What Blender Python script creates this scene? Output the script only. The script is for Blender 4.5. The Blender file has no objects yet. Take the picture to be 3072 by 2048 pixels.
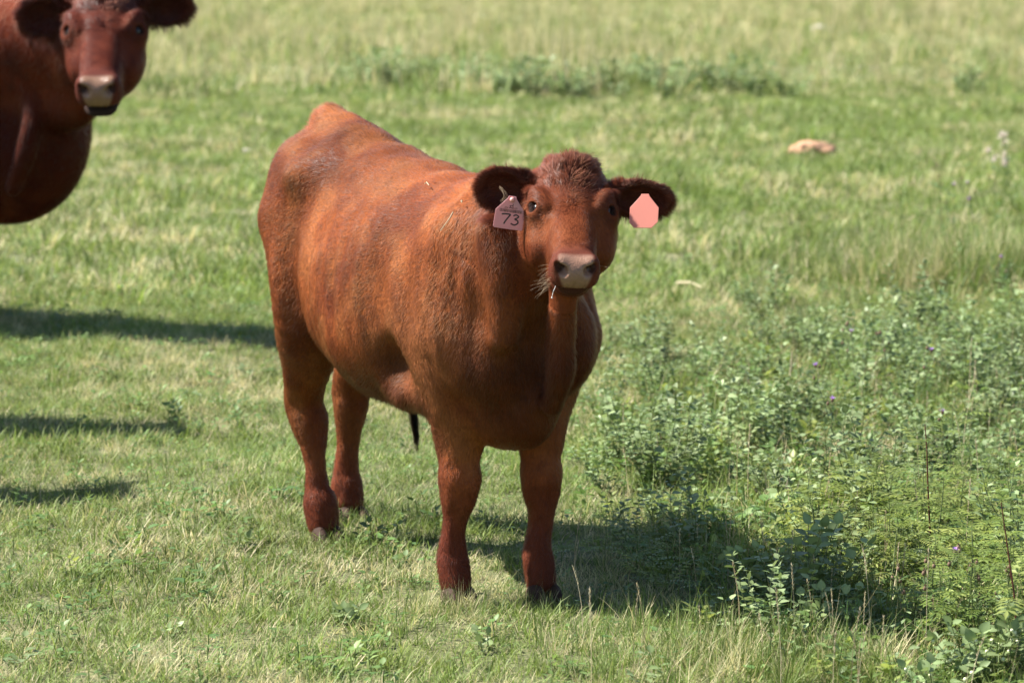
import bpy, math, random, time
import numpy as np
from mathutils import Vector, Matrix
sc = bpy.context.scene
rng = np.random.default_rng(7)
random.seed(7)

# ---------------------------------------------------------------- camera, sky, sun, exposure
CAM_H, PITCH, FPX = 1.70, math.radians(7.26), 3320.0
cam_d = bpy.data.cameras.new('camera'); cam = bpy.data.objects.new('camera', cam_d); sc.collection.objects.link(cam)
cam.location = (0, 0, CAM_H); cam.rotation_euler = (math.pi/2-PITCH, 0, 0)
cam_d.sensor_width = 36; cam_d.lens = 36*FPX/1024; cam_d.clip_start = .1; cam_d.clip_end = 1500
cam_d.dof.use_dof = True; cam_d.dof.focus_distance = 8.15; cam_d.dof.aperture_fstop = 5.0; cam_d.dof.aperture_blades = 7
sc.camera = cam
SUN_EL, SUN_AZ = math.radians(49), math.radians(10)      # azimuth: sun stands left of the camera, this much beyond square
sun_dir = Vector((-math.cos(SUN_EL)*math.cos(SUN_AZ), math.cos(SUN_EL)*math.sin(SUN_AZ), math.sin(SUN_EL)))
w_ = bpy.data.worlds.new('World'); sc.world = w_; w_.use_nodes = True
nt = w_.node_tree; sky = nt.nodes.new('ShaderNodeTexSky'); sky.sky_type = 'NISHITA'; sky.sun_disc = False
sky.sun_elevation = SUN_EL; sky.sun_rotation = math.atan2(sun_dir.x, sun_dir.y)
sky.air_density = 1.0; sky.dust_density = .6; sky.ozone_density = 1.0
bg = nt.nodes['Background']; bg.inputs['Strength'].default_value = .066; nt.links.new(sky.outputs[0], bg.inputs[0])
sun_l = bpy.data.lights.new('sun', 'SUN'); sun_l.energy = 5.0; sun_l.angle = math.radians(.53); sun_l.color = (1, .955, .88)
sun_o = bpy.data.objects.new('sun', sun_l); sc.collection.objects.link(sun_o); sun_o.rotation_euler = sun_dir.to_track_quat('Z', 'Y').to_euler()
sc.view_settings.view_transform = 'Standard'; sc.view_settings.look = 'None'; sc.view_settings.exposure = 1.60; sc.view_settings.gamma = 1.0
sc.render.engine = 'CYCLES'; sc.cycles.max_bounces = 8; sc.cycles.transparent_max_bounces = 8
# ---------------------------------------------------------------- implicit-surface animal modelling
def V(*a): return np.array(a, dtype=np.float64)
def unit(a):
    a = np.asarray(a, float); return a/np.linalg.norm(a)

class Field:
    """smooth union / subtraction of implicit solids sampled on a regular grid"""
    def __init__(s, lo, hi, h):
        s.lo = np.array(lo, float); s.h = h
        s.n = np.ceil((np.array(hi, float)-s.lo)/h).astype(int)+1
        s.g = np.full(s.n, 1.0, np.float32)
    def window(s, lo, hi):
        a = np.clip(np.floor((lo-s.lo)/s.h).astype(int), 0, s.n); b = np.clip(np.ceil((hi-s.lo)/s.h).astype(int)+1, 0, s.n)
        return a, b
    def apply(s, fn, lo, hi, k, sub=False):
        m = 2.4*k+3*s.h
        a, b = s.window(np.array(lo)-m, np.array(hi)+m)
        if (b <= a).any(): return
        ax = [(s.lo[i]+s.h*np.arange(a[i], b[i])).astype(np.float32) for i in range(3)]
        X, Y, Z = ax[0][:, None, None], ax[1][None, :, None], ax[2][None, None, :]
        d = fn(X, Y, Z).astype(np.float32)
        sl = tuple(slice(a[i], b[i]) for i in range(3))
        g = s.g[sl]
        if sub:
            d = -d
            hh = np.clip(k-np.abs(g-d), 0, None)/max(k, 1e-6)
            s.g[sl] = np.maximum(g, d)+hh*hh*k*.25
        else:
            hh = np.clip(k-np.abs(g-d), 0, None)/max(k, 1e-6)
            s.g[sl] = np.minimum(g, d)-hh*hh*k*.25
    def ell(s, c, r, R=None, k=.02, sub=False):
        """ellipsoid; R rows = local axes"""
        c = np.asarray(c, float); r = np.asarray(r, float)
        R = np.eye(3) if R is None else np.asarray(R, float)
        ext = np.abs(R.T)@r
        def fn(X, Y, Z):
            x, y, z = X-c[0], Y-c[1], Z-c[2]
            q = [(R[i, 0]*x+R[i, 1]*y+R[i, 2]*z) for i in range(3)]
            k0 = np.sqrt((q[0]/r[0])**2+(q[1]/r[1])**2+(q[2]/r[2])**2)
            k1 = np.sqrt((q[0]/r[0]**2)**2+(q[1]/r[1]**2)**2+(q[2]/r[2]**2)**2)
            return k0*(k0-1)/np.maximum(k1, 1e-6)
        s.apply(fn, c-ext, c+ext, k, sub)
    def cone(s, a, b, ra, rb, k=.02, flat=None, f=1.0, sub=False):
        """limb from a to b, radii ra -> rb, optionally squeezed by f along the direction flat"""
        a = np.asarray(a, float); b = np.asarray(b, float)
        M = np.eye(3)
        if flat is not None:
            n = unit(flat); M = np.eye(3)+(1/f-1)*np.outer(n, n)
        A = M@a; B = M@b; D = B-A; L2 = D@D
        rm = max(ra, rb)*max(1, f)
        def fn(X, Y, Z):
            q = [M[i, 0]*X+M[i, 1]*Y+M[i, 2]*Z-A[i] for i in range(3)]
            t = np.clip((q[0]*D[0]+q[1]*D[1]+q[2]*D[2])/L2, 0, 1)
            d = np.sqrt((q[0]-t*D[0])**2+(q[1]-t*D[1])**2+(q[2]-t*D[2])**2)-(ra+(rb-ra)*t)
            return d*(min(1, f) if flat is not None else 1)
        s.apply(fn, np.minimum(a, b)-rm, np.maximum(a, b)+rm, k, sub)
    def chain(s, pts, k=.02, sub=5, flat=None, f=1.0):
        """smooth tapering limb through (x, y, z, radius) points; flat, f squeeze its section"""
        p = np.array(pts, float)
        pp = np.vstack([2*p[0]-p[1], p, 2*p[-1]-p[-2]]); out = []
        for i in range(1, len(pp)-2):
            for t in np.arange(sub)/sub:
                a, b, c, d = pp[i-1:i+3]
                out.append(.5*(2*b+(c-a)*t+(2*a-5*b+4*c-d)*t*t+(3*b-3*c+d-a)*t**3))
        out.append(p[-1]); out = np.array(out)
        M = np.eye(3)
        if flat is not None:
            nn = unit(flat); M = np.eye(3)+(1/f-1)*np.outer(nn, nn)
        Q = out[:, :3]@M.T
        def fn(X, Y, Z):
            q = [M[i, 0]*X+M[i, 1]*Y+M[i, 2]*Z for i in range(3)]
            best = None
            for i in range(len(Q)-1):
                D = Q[i+1]-Q[i]; L2 = D@D
                r = [q[j]-Q[i, j] for j in range(3)]
                t = np.clip((r[0]*D[0]+r[1]*D[1]+r[2]*D[2])/L2, 0, 1)
                d = np.sqrt((r[0]-t*D[0])**2+(r[1]-t*D[1])**2+(r[2]-t*D[2])**2)-(out[i, 3]+(out[i+1, 3]-out[i, 3])*t)
                best = d if best is None else np.minimum(best, d)
            return best*(min(1, f))
        R = out[:, 3].max()*max(1, f)
        s.apply(fn, out[:, :3].min(0)-R, out[:, :3].max(0)+R, k)
    def loft(s, origin, F, L, U, st, k=.03, egg=0.0, n=2.2):
        """st rows: x, centre y, top z, bottom z, half width in the frame F, L, U"""
        st = np.array(st, float); o = np.asarray(origin, float)
        xs = st[:, 0]; xx = np.linspace(xs[0], xs[-1], 200)
        def sm(c):
            v = np.interp(xx, xs, c); ker = np.hanning(15); ker /= ker.sum()
            return np.convolve(np.pad(v, 7, mode='edge'), ker, mode='valid')
        T = [sm(st[:, i]) for i in range(1, 5)]
        corners = []
        for r in st:
            for sy in (-1, 1):
                for z in (r[2], r[3]): corners.append(o+F*r[0]+L*(r[1]+sy*r[4])+U*z)
        corners = np.array(corners)
        def fn(X, Y, Z):
            x, y, z = X-o[0], Y-o[1], Z-o[2]
            a = F[0]*x+F[1]*y+F[2]*z; b = L[0]*x+L[1]*y+L[2]*z; c = U[0]*x+U[1]*y+U[2]*z
            a, b, c = np.broadcast_arrays(a, b, c)
            ac = np.clip(a, xs[0], xs[-1])
            cy, zt, zb, w = (np.interp(ac, xx, t) for t in T)
            hh = (zt-zb)/2; t = (c-(zt+zb)/2)/hh
            ww = w*(1-egg*np.clip(t, -1, 1))
            rho = (np.abs((b-cy)/ww)**n+np.abs(t)**n)**(1/n)
            # distance estimate along the ray to the section centre
            rr = np.sqrt((b-cy)**2+(c-(zt+zb)/2)**2)
            d = np.where(rho > 1e-3, rr*(1-1/np.maximum(rho, 1e-3)), -np.minimum(hh, ww))
            d = np.maximum(d, -np.minimum(hh, ww))
            dx = np.abs(a-ac)
            return np.where(dx > 0, np.sqrt(dx**2+np.maximum(d, 0)**2)-0*dx, d)
        s.apply(fn, corners.min(0), corners.max(0), k)
    def mesh(s, relax=2):
        """surface nets"""
        g = s.g; n = np.array(g.shape)
        ins = g < 0
        c = n-1
        cnt = np.zeros(c, np.int8)
        for dx in (0, 1):
            for dy in (0, 1):
                for dz in (0, 1): cnt += ins[dx:dx+c[0], dy:dy+c[1], dz:dz+c[2]]
        act = (cnt > 0) & (cnt < 8)
        I = np.argwhere(act); idx = np.full(c, -1, np.int32); idx[act] = np.arange(len(I))
        P = np.zeros((len(I), 3)); W = np.zeros(len(I))
        offs = [(x, y, z) for x in (0, 1) for y in (0, 1) for z in (0, 1)]
        val = {o: g[I[:, 0]+o[0], I[:, 1]+o[1], I[:, 2]+o[2]] for o in offs}
        for o in offs:
            for ax in range(3):
                if o[ax]: continue
                q = list(o); q[ax] = 1; q = tuple(q)
                va, vb = val[o], val[q]; m = (va < 0) != (vb < 0)
                t = np.where(m, va/np.where(m, va-vb, 1), 0)
                p = np.tile(np.array(o, float), (len(I), 1)); p[:, ax] += t
                P[m] += p[m]; W[m] += 1
        P /= W[:, None]
        P = s.lo+s.h*(I+P)
        quads = []
        for ax in range(3):
            u, w = (ax+1) % 3, (ax+2) % 3
            sl0 = [slice(1, c[i]) for i in range(3)]; sl0[ax] = slice(0, c[ax])
            sl1 = list(sl0); sl1[ax] = slice(1, c[ax]+1)
            a0 = ins[tuple(sl0)]; a1 = ins[tuple(sl1)]
            E = np.argwhere(a0 != a1); 
            st = np.array([1, 1, 1]); st[ax] = 0
            E = E+st
            flip = ins[E[:, 0], E[:, 1], E[:, 2]]
            du = np.zeros(3, int); du[u] = 1; dw = np.zeros(3, int); dw[w] = 1
            def at(e): return idx[e[:, 0], e[:, 1], e[:, 2]]
            q = np.stack([at(E-du-dw), at(E-dw), at(E), at(E-du)], 1)
            q[~flip] = q[~flip][:, ::-1]
            quads.append(q)
        Q = np.concatenate(quads)
        Q = Q[(Q >= 0).all(1)]
        for _ in range(relax):                      # smooth, then pull back half way onto the surface
            acc = np.zeros_like(P); ct = np.zeros(len(P))
            for i in range(4):
                for j in (1, 3):
                    np.add.at(acc, Q[:, i], P[Q[:, (i+j) % 4]]) if False else None
            for i in range(4):
                j = (i+1) % 4
                for a, b in ((i, j), (j, i)):
                    for d in range(3): acc[:, d] += np.bincount(Q[:, a], P[Q[:, b], d], len(P))
                    ct += np.bincount(Q[:, a], minlength=len(P))
            N = acc/np.maximum(ct, 1)[:, None]
            P = P+.5*(N-P)
        # keep the largest connected piece only
        lab = np.arange(len(P))
        for _ in range(400):
            mn = lab[Q].min(1); new = lab.copy()
            np.minimum.at(new, Q.ravel(), np.repeat(mn, 4)); new = new[new]; new = new[new]
            if (new == lab).all(): break
            lab = new
        root = np.bincount(lab).argmax(); keep = lab == root
        mp = np.cumsum(keep)-1; Q = mp[Q[keep[Q[:, 0]]]]; P = P[keep]
        return P, Q

def mesh_from(name, P, Q, mat=None, smooth=True):
    me = bpy.data.meshes.new(name)
    P = np.asarray(P, np.float32); Q = np.asarray(Q, np.int32)
    me.vertices.add(len(P)); me.vertices.foreach_set('co', P.ravel())
    k = Q.shape[1]
    me.loops.add(Q.size); me.loops.foreach_set('vertex_index', Q.ravel())
    me.polygons.add(len(Q)); me.polygons.foreach_set('loop_start', np.arange(0, Q.size, k, dtype=np.int32))
    me.polygons.foreach_set('loop_total', np.full(len(Q), k, np.int32)) if False else None
    me.update(calc_edges=True)
    if smooth: me.polygons.foreach_set('use_smooth', np.ones(len(Q), bool))
    if mat: me.materials.append(mat)
    return me
def head_basis(u, roll):
    """u: towards the nose; returns u, v (lateral, image right), w (dorsal)"""
    u = unit(u); v = unit(np.cross(u, V(0, 0, 1)))
    v = -v if v[0] < 0 else v
    w = np.cross(v, u); w = w if w[2] > 0 else -w
    c, s = math.cos(roll), math.sin(roll)
    return u, unit(c*v+s*w), unit(c*w-s*v)

def build_head(fd, P0, u, v, w, S, cow=False):
    """skull, muzzle, jaw, ears; coordinates (u, v, w) in units of S metres"""
    B = np.array([u, v, w])
    def P(a, b, c): return P0+S*(u*a+v*b+w*c)
    def rot(deg, axis):  # local axes rotated about a head axis
        a = math.radians(deg); c, s = math.cos(a), math.sin(a)
        M = {'u': [[1, 0, 0], [0, c, s], [0, -s, c]], 'v': [[c, 0, -s], [0, 1, 0], [s, 0, c]], 'w': [[c, s, 0], [-s, c, 0], [0, 0, 1]]}[axis]
        return np.array(M)@B
    E = lambda c, r, R=B, k=.02, sub=False: fd.ell(P(*c), S*np.array(r), R, k*S, sub)
    # cranium and forehead
    E((.040, 0, -.055), (.078, .093, .062), k=.03)
    E((.100, 0, -.052), (.085, .090, .050), k=.03)
    E((.010, 0, -.022), (.040, .050, .040), k=.03)
    # nasal bridge, tapering loft
    st = [(.06, 0, .004, -.16, .082), (.13, 0, .004, -.165, .080), (.19, 0, -.001, -.155, .062), (.25, 0, -.006, -.135, .056), (.31, 0, -.010, -.112, .052), (.345, 0, -.013, -.102, .050)]
    fd.loft(P0, u, v, w, [(a*S, b*S, c*S, d*S, e*S) for a, b, c, d, e in st], k=.03*S, egg=.0, n=2.6)
    for s in (-1, 1):
        # orbit, brow ridge above, cheekbone below
        E((.122, s*.079, -.045), (.042, .034, .036), k=.025)
        fd.chain([tuple(P(a_, s*b_, c_))+(r_*S,) for a_, b_, c_, r_ in ((.070, .088, -.028, .015), (.092, .083, -.012, .0155), (.115, .073, -.007, .0125), (.148, .060, -.010, .008))], .016*S)
        ck = .84 if cow else .955
        E((.165, s*.078*ck, -.098), (.065, .028, .045), k=.03)
        # cheek muscle (masseter) and jaw
        E((.138, s*.066*ck, -.118), (.090, .041, .062), k=.03)
        E((.09, s*.060*ck, -.140), (.06, .040*ck, .062), k=.03)
        fd.cone(P(.12, s*.044, -.172), P(.30, s*.018, -.128), .033*S, .022*S, .03*S)
        # upper lip and nostril flare
        E((.350, s*.033, -.054), (.036, .027, .042), k=.02)
        E((.364, s*.037, -.022), (.026, .019, .021), k=.012)
    E((.360, 0, -.038), (.040, .039, .032), k=.025)
    E((.366, 0, -.055), (.030, .042, .027), k=.02)
    # lower lip and chin
    jaw = -.014 if cow else 0
    E((.326, 0, -.103+jaw), (.038, .040, .024), k=.010)
    E((.290, 0, -.120), (.05, .040, .028), k=.02)
    # mouth cleft
    E((.376, 0, -.0830+jaw*.4), (.038, .062, .0028 if not cow else .008), k=.006, sub=True)
    # throat
    fd.cone(P(.03, 0, -.12), P(.15, 0, -.165), .075*S, .055*S, .04*S)
    for s in (-1, 1):
        # nostrils: comma shaped, opening outward
        E((.398, s*.031, -.026), (.030, .0135, .0130), rot(-s*35, 'u'), k=.006, sub=True)
        E((.391, s*.043, -.016), (.022, .0095, .0070), rot(-s*35, 'u'), k=.006, sub=True)
        # eye socket
        E((.134, s*.096, -.024), (.0142, .020, .0108), rot(0, 'u'), k=.004, sub=True)
        # groove running down from the inner corner of the eye
        for i_ in range(7):
            t_ = i_/6; fd.ell(P(.163+.042*t_, s*(.077-.012*t_), -.020-.014*t_), (.009*S, .005*S, .0045*S), B, .008*S, True)
        # hollow in front of the eye
        E((.235, s*.104, -.036), (.050, .024, .020), k=.03, sub=True)
    # philtrum
    E((.404, 0, -.064), (.010, .0022, .018), k=.006, sub=True)
    return P, rot

def ear_frame(P, S, base, tip, face, P0=None):
    a = P(*base); b = P(*tip); x = unit(b-a); n = unit(np.asarray(face, float)-x*(x@np.asarray(face, float)))
    return a, b, x, np.cross(n, x), n     # base, tip, long axis, across, facing

def build_ear(fd, a, b, x, y, n, wid, S):
    L = np.linalg.norm(b-a)
    R = np.array([x, y, n])
    fd.cone(a-x*.02*S, a+x*.40*L, .020*S, .030*S, .015)
    c = a+x*(.60*L)
    fd.ell(c, (L*.50, wid*.50, .020*S), R, .015)
    fd.ell(c+x*(.05*L)+n*.015*S, (L*.40, wid*.385, .019*S), R, .006, sub=True)
    fd.ell(a+x*(.27*L)+n*.026*S, (L*.20, wid*.20, .018*S), R, .01, sub=True)
# ---------------------------------------------------------------- the calf
CALF_P0 = V(.142, 8.00, 1.100)
O = V(-.042, 8.23, 0); F = unit(V(.427, -.904, 0)); L = unit(V(.904, .427, 0)); U = V(0, 0, 1)
def W(x, y, z): return O+F*x+L*y+U*z

def build_calf_field(h):
    lo = V(-1.05, 7.30, -.02); hi = V(.70, 9.75, 1.32)
    fd = Field(lo, hi, h)
    # barrel
    st = [(-1.08, 0, 1.145, .80, .12), (-1.00, 0, 1.145, .70, .165), (-.85, 0, 1.125, .56, .205), (-.70, 0, 1.105, .49, .235), (-.50, 0, 1.08, .44, .258),
          (-.30, 0, 1.06, .445, .255), (-.10, 0, 1.045, .475, .225), (.05, 0, 1.035, .47, .195), (.14, 0, 1.00, .50, .150), (.19, 0, .95, .56, .10)]
    fd.loft(O, F, L, U, st, k=.03, egg=.18, n=2.2)
    # rump, tail head, hooks and pins
    fd.cone(W(-1.07, 0, 1.15), W(-.80, 0, 1.06), .042, .06, .06)
    for s in (-1, 1):
        fd.ell(W(-.84, s*.138, 1.015), (.085, .050, .045), None, .10)
        fd.ell(W(-1.09, s*.085, 1.03), (.05, .045, .05), None, .06)
        fd.ell(W(-.985, s*.120, .89), (.145, .100, .20), np.array([F, L, U]), .08)
    # hind legs
    hind = [((-.97, -.115, .88, .120), (-.88, -.14, .70, .108), (-.93, -.128, .53, .080), (-1.005, -.115, .385, .056), (-.99, -.105, .32, .052),
             (-.965, -.100, .22, .0295), (-.955, -.095, .14, .034), (-.945, -.093, .095, .046), (-.93, -.091, .040, .044)),
            ((-1.04, .12, .88, .12), (-1.03, .145, .70, .10), (-1.12, .130, .52, .078), (-1.20, .110, .375, .054), (-1.20, .105, .32, .048),
             (-1.21, .100, .22, .030), (-1.215, .097, .13, .037), (-1.21, .095, .09, .045), (-1.20, .095, .045, .047))]
    for leg in hind:
        pts = [tuple(W(*p[:3]))+(p[3],) for p in leg]
        fd.chain(pts, .035)
    # shoulders and forelegs
    for s, kx, ky in ((-1, -.01, 0), (1, .02, .012)):
        fd.ell(W(.03, s*(.155-.012*(s < 0))+.012, .77), (.115, .068, .21), np.array([unit(F+.15*U), L, unit(U-.15*F)]), .05)
        fd.ell(W(.11, s*(.135-.022*(s < 0))+.012, .66), (.080, .072, .10), None, .06)
        ft = (-.028, -.105) if s < 0 else (.028, .105)
        leg = [(.00, s*(.142-.026*(s < 0))+ky, .66, .092), (-.015, s*(.122-.018*(s < 0))+ky*2.2, .53, .078), (-.01+kx, s*(.104-.010*(s < 0))+ky*1.8, .41, .060), (kx+.003, s*.097+ky*1.6, .355, .050), (kx+.005, s*.097+ky*1.6, .315, .053), (kx+.004, s*.098+ky*1.5, .270, .046),
               ((kx+ft[0])/2, s*.105+ky, .19, .0285), (ft[0], ft[1], .125, .035), (ft[0]+.005, ft[1], .09, .0395), (ft[0]+.02, ft[1], .040, .038)]
        fd.chain([tuple(W(*p[:3]))+(p[3],) for p in leg], .03)
    for s in (-1, 1):       # knee caps, tendons, hock points
        ft = (-.028, -.105) if s < 0 else (.028, .105); kx = -.01 if s < 0 else .02; ky = 0 if s < 0 else .012
        fd.ell(W(kx+.030, s*.098+ky, .315), (.026, .034, .036), np.array([F, L, U]), .02)
        fd.chain([tuple(W(kx-.035, s*.100+ky, .30))+(.020,), tuple(W((kx+ft[0])/2-.026, s*.104+ky*.5, .20))+(.013,), tuple(W(ft[0]-.026, ft[1], .11))+(.018,)], .016)
        fd.chain([tuple(W(.035, s*.150+ky, .60))+(.030,), tuple(W(.030, s*.130+ky, .50))+(.034,), tuple(W(.030, s*.108+ky, .40))+(.018,)], .035)
    for (hx, hy, fx, fy) in ((-1.005, -.115, -.945, -.093), (-1.20, .11, -1.21, .097)):
        fd.ell(W(hx-.035, hy, .40), (.028, .024, .040), np.array([F, L, U]), .02)
        fd.chain([tuple(W(hx-.025, hy*.97, .34))+(.018,), tuple(W((hx+fx)/2-.030, (hy+fy)/2, .22))+(.012,), tuple(W(fx-.028, fy, .11))+(.018,)], .016)
        fd.ell(W(hx+.030, hy, .36), (.020, .032, .040), np.array([F, L, U]), .02)
    fd.ell(W(-.40, .0, .468), (.14, .06, .035), np.array([F, L, U]), .05)
    # brisket, chest and neck
    fd.ell(W(.12, 0, .62), (.12, .125, .18), np.array([F, L, U]), .07)
    fd.ell(W(.10, 0, .49), (.12, .085, .09), np.array([F, L, U]), .07)
    P0 = CALF_P0
    u, v, w = head_basis((.02, -.87, -.49), math.radians(-3))
    nb = [tuple(W(.00, 0, .88))+(.165,), tuple(W(.15, 0, .92))+(.125,), tuple(P0-u*.0-w*.085)+(.095,)]
    fd.chain(nb, .09)
    nb = [tuple(W(.08, 0, .76))+(.145,), tuple(W(.22, 0, .86))+(.105,), tuple(P0+u*.06-w*.12)+(.075,)]
    fd.chain(nb, .07)
    # hollows: behind the shoulder, flank, between thigh and barrel, elbow
    for s in (-1, 1):
        fd.ell(W(-.20, s*.305, .74), (.065, .065, .24), np.array([unit(F+.15*U), L, unit(U-.15*F)]), .07, sub=True)
        fd.ell(W(-.66, s*.275, .93), (.11, .05, .07), np.array([F, L, U]), .08, sub=True)
        fd.ell(W(-.80, s*.265, .66), (.030, .05, .17), np.array([unit(F+.25*U), L, unit(U-.25*F)]), .06, sub=True)
        fd.ell(W(.12, s*.285, .93), (.06, .07, .12), np.array([unit(F-.4*U), L, unit(U+.4*F)]), .07, sub=True)
        fd.ell(W(-.155, s*.225, .575), (.065, .065, .075), np.array([F, L, U]), .05, sub=True)
        fd.cone(W(-.24, s*.165, .505), W(-.08, s*.15, .51), .022, .03, .05)
    fd.chain([tuple(W(.24, -.120, .95))+(.030,), tuple(W(.28, -.110, .84))+(.034,), tuple(W(.27, -.105, .70))+(.030,)], .07)   # neck muscle
    # dewlap
    fd.chain([tuple(W(.42, -.01, .90))+(.050,), tuple(W(.385, .0, .80))+(.042,), tuple(W(.365, .005, .70))+(.040,), tuple(W(.345, .010, .61))+(.038,), tuple(W(.295, .015, .535))+(.034,)], .05, flat=L, f=.75)
    fd.ell(W(.17, -.085, .63), (.07, .05, .09), np.array([F, L, U]), .05)
    fd.ell(W(.18, .115, .66), (.08, .06, .11), np.array([F, L, U]), .05)
    P, rot = build_head(fd, P0, u, v, w, 1.0)
    ears = []
    for base, tip, face, wid in (((.022, -.075, -.056), (.022, -.206, -.046), (-.20, -1, -.05), .098),
                                 ((.026, .080, -.058), (.044, .226, -.050), (.20, -1, -.10), .090)):
        e = ear_frame(P, 1.0, base, tip, face)
        build_ear(fd, *e, wid, 1.0); ears.append(e)
    # cleft between the claws
    return fd, P, rot, ears, (u, v, w)

def flesh(vs, q, P0, hb):
    """skin relief: soft muscle unevenness, ribs, loose folds on the neck"""
    N = vert_normals(vs, q); r_ = vs-O; x, y, z = r_@F, r_@L, r_[:, 2]
    a, b, c, head, pad = head_masks(vs, P0, hb); ear = sstep(.095, .12, np.abs(b))*sstep(-.12, -.08, c)*sstep(.12, .06, a)
    m = (1-sstep(-.10, .0, a+.3*(c < -.25)*0)*(c > -.26))*(1-ear)
    m = np.where((a > -.06) & (c > -.22), 0, 1.)*(1-ear)
    d = (vnoise(vs*V(9, 9, 6.5), 101)-.5)*.016+(vnoise(vs*V(24, 24, 15), 102)-.5)*.005
    rib = sstep(-.70, -.62, x)*sstep(-.22, -.30, x)*sstep(.58, .66, z)*sstep(1.0, .9, z); d += rib*.0022*np.sin((x+.25*z)*2*math.pi/.062)
    nk = sstep(-.05, .10, x)*sstep(.52, .66, z); qd = np.stack([x*24, y*24, z*5.5+x*3], 1); d += nk*(vnoise(qd, 103)-.5)*.014
    leg = sstep(.45, .35, z); d = d*(1-.6*leg)+leg*(vnoise(vs*V(40, 40, 26), 104)-.5)*.005
    return vs+N*(d*m)[:, None]
def uv_ball(c, r, B, nu=32, nv=24, sx=1.0):
    th = np.linspace(0, math.pi, nv+1); ph = np.arange(nu)*2*math.pi/nu
    v = []; 
    for t in th[1:-1]:
        for p in ph: v.append(c+r*(B[0]*math.cos(t)*sx+B[1]*math.sin(t)*math.cos(p)+B[2]*math.sin(t)*math.sin(p)))
    v = [c+r*B[0]*sx]+v+[c-r*B[0]*sx]; n = len(v)
    f = [(0, 1+j, 1+(j+1) % nu, 1+(j+1) % nu) for j in range(nu)]
    for i in range(nv-2):
        for j in range(nu): f.append((1+i*nu+j, 1+(i+1)*nu+j, 1+(i+1)*nu+(j+1) % nu, 1+i*nu+(j+1) % nu))
    f += [(n-1, 1+(nv-2)*nu+(j+1) % nu, 1+(nv-2)*nu+j, 1+(nv-2)*nu+j) for j in range(nu)]
    return v, f
def tri_mesh(name, v, f, mat):
    me = bpy.data.meshes.new(name); me.from_pydata([tuple(map(float, p)) for p in v], [], [tuple(dict.fromkeys(x)) for x in f]); me.update()
    me.polygons.foreach_set('use_smooth', [True]*len(me.polygons)); me.materials.append(mat); return me
# ---------------------------------------------------------------- coat
def vnoise(p, seed=0):
    """smooth value noise in [0, 1] at points p (n, 3)"""
    p = np.asarray(p, float)+seed*17.31
    i = np.floor(p).astype(np.int64); f = p-i; f = f*f*(3-2*f); r = 0
    for dx in (0, 1):
        for dy in (0, 1):
            for dz in (0, 1):
                h = (i[:, 0]+dx)*374761393+(i[:, 1]+dy)*668265263+(i[:, 2]+dz)*2147483647+seed*974634777
                h = (h ^ (h >> 13))*1274126177 & 0xffffffff; h = (h ^ (h >> 16)) & 0xffff
                r = r+(f[:, 0] if dx else 1-f[:, 0])*(f[:, 1] if dy else 1-f[:, 1])*(f[:, 2] if dz else 1-f[:, 2])*h/65535.
    return r
def sstep(a, b, x): t = np.clip((x-a)/(b-a), 0, 1); return t*t*(3-2*t)
def lerp(a, b, t): return a+(b-a)*(t[:, None] if np.ndim(t) == 1 and np.ndim(b) >= 1 else t)
def normals(P, Q):
    n = np.cross(P[Q[:, 2]]-P[Q[:, 0]], P[Q[:, 3]]-P[Q[:, 1]]); return n
def vert_normals(P, Q):
    n = normals(P, Q); N = np.zeros_like(P)
    for i in range(4):
        for d in range(3): N[:, d] += np.bincount(Q[:, i], n[:, d], len(P))
    return N/np.maximum(np.linalg.norm(N, axis=1), 1e-9)[:, None]
def scatter(P, Q, N, n, weight=None, r=None):
    """n random points on the quads: position, normal"""
    r = r or rng
    a = np.linalg.norm(normals(P, Q), axis=1)
    if weight is not None: a = a*weight(P[Q].mean(1))
    c = np.cumsum(a); k = np.searchsorted(c, r.random(n)*c[-1])
    s, t = r.random(n)[:, None], r.random(n)[:, None]; q = Q[np.minimum(k, len(Q)-1)]
    def mix(A): return (A[q[:, 0]]*(1-s)+A[q[:, 1]]*s)*(1-t)+(A[q[:, 3]]*(1-s)+A[q[:, 2]]*s)*t
    p, nn = mix(P), mix(N); return p, nn/np.linalg.norm(nn, axis=1)[:, None]
def curves_object(name, pts, rad, cols, nrm, mat, parent=None):
    """pts (n, k, 3), rad (k,) or (n, k)"""
    n, k, _ = pts.shape
    cv = bpy.data.hair_curves.new(name); cv.add_curves([k]*n)
    cv.attributes['position'].data.foreach_set('vector', pts.astype(np.float32).ravel())
    ra = cv.attributes.get('radius') or cv.attributes.new('radius', 'FLOAT', 'POINT')
    ra.data.foreach_set('value', np.ascontiguousarray(np.broadcast_to(rad, (n, k)), dtype=np.float32).ravel())
    if cols is not None:
        ca = cv.attributes.new('coat', 'FLOAT_COLOR', 'CURVE')
        ca.data.foreach_set('color', np.concatenate([cols, np.ones((n, 1))], 1).astype(np.float32).ravel())
    if nrm is not None:
        na = cv.attributes.new('lie', 'FLOAT_VECTOR', 'CURVE'); na.data.foreach_set('vector', nrm.astype(np.float32).ravel())
    cv.materials.append(mat)
    o = bpy.data.objects.new(name, cv); sc.collection.objects.link(o)
    if parent: o.parent = parent
    return o
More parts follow.
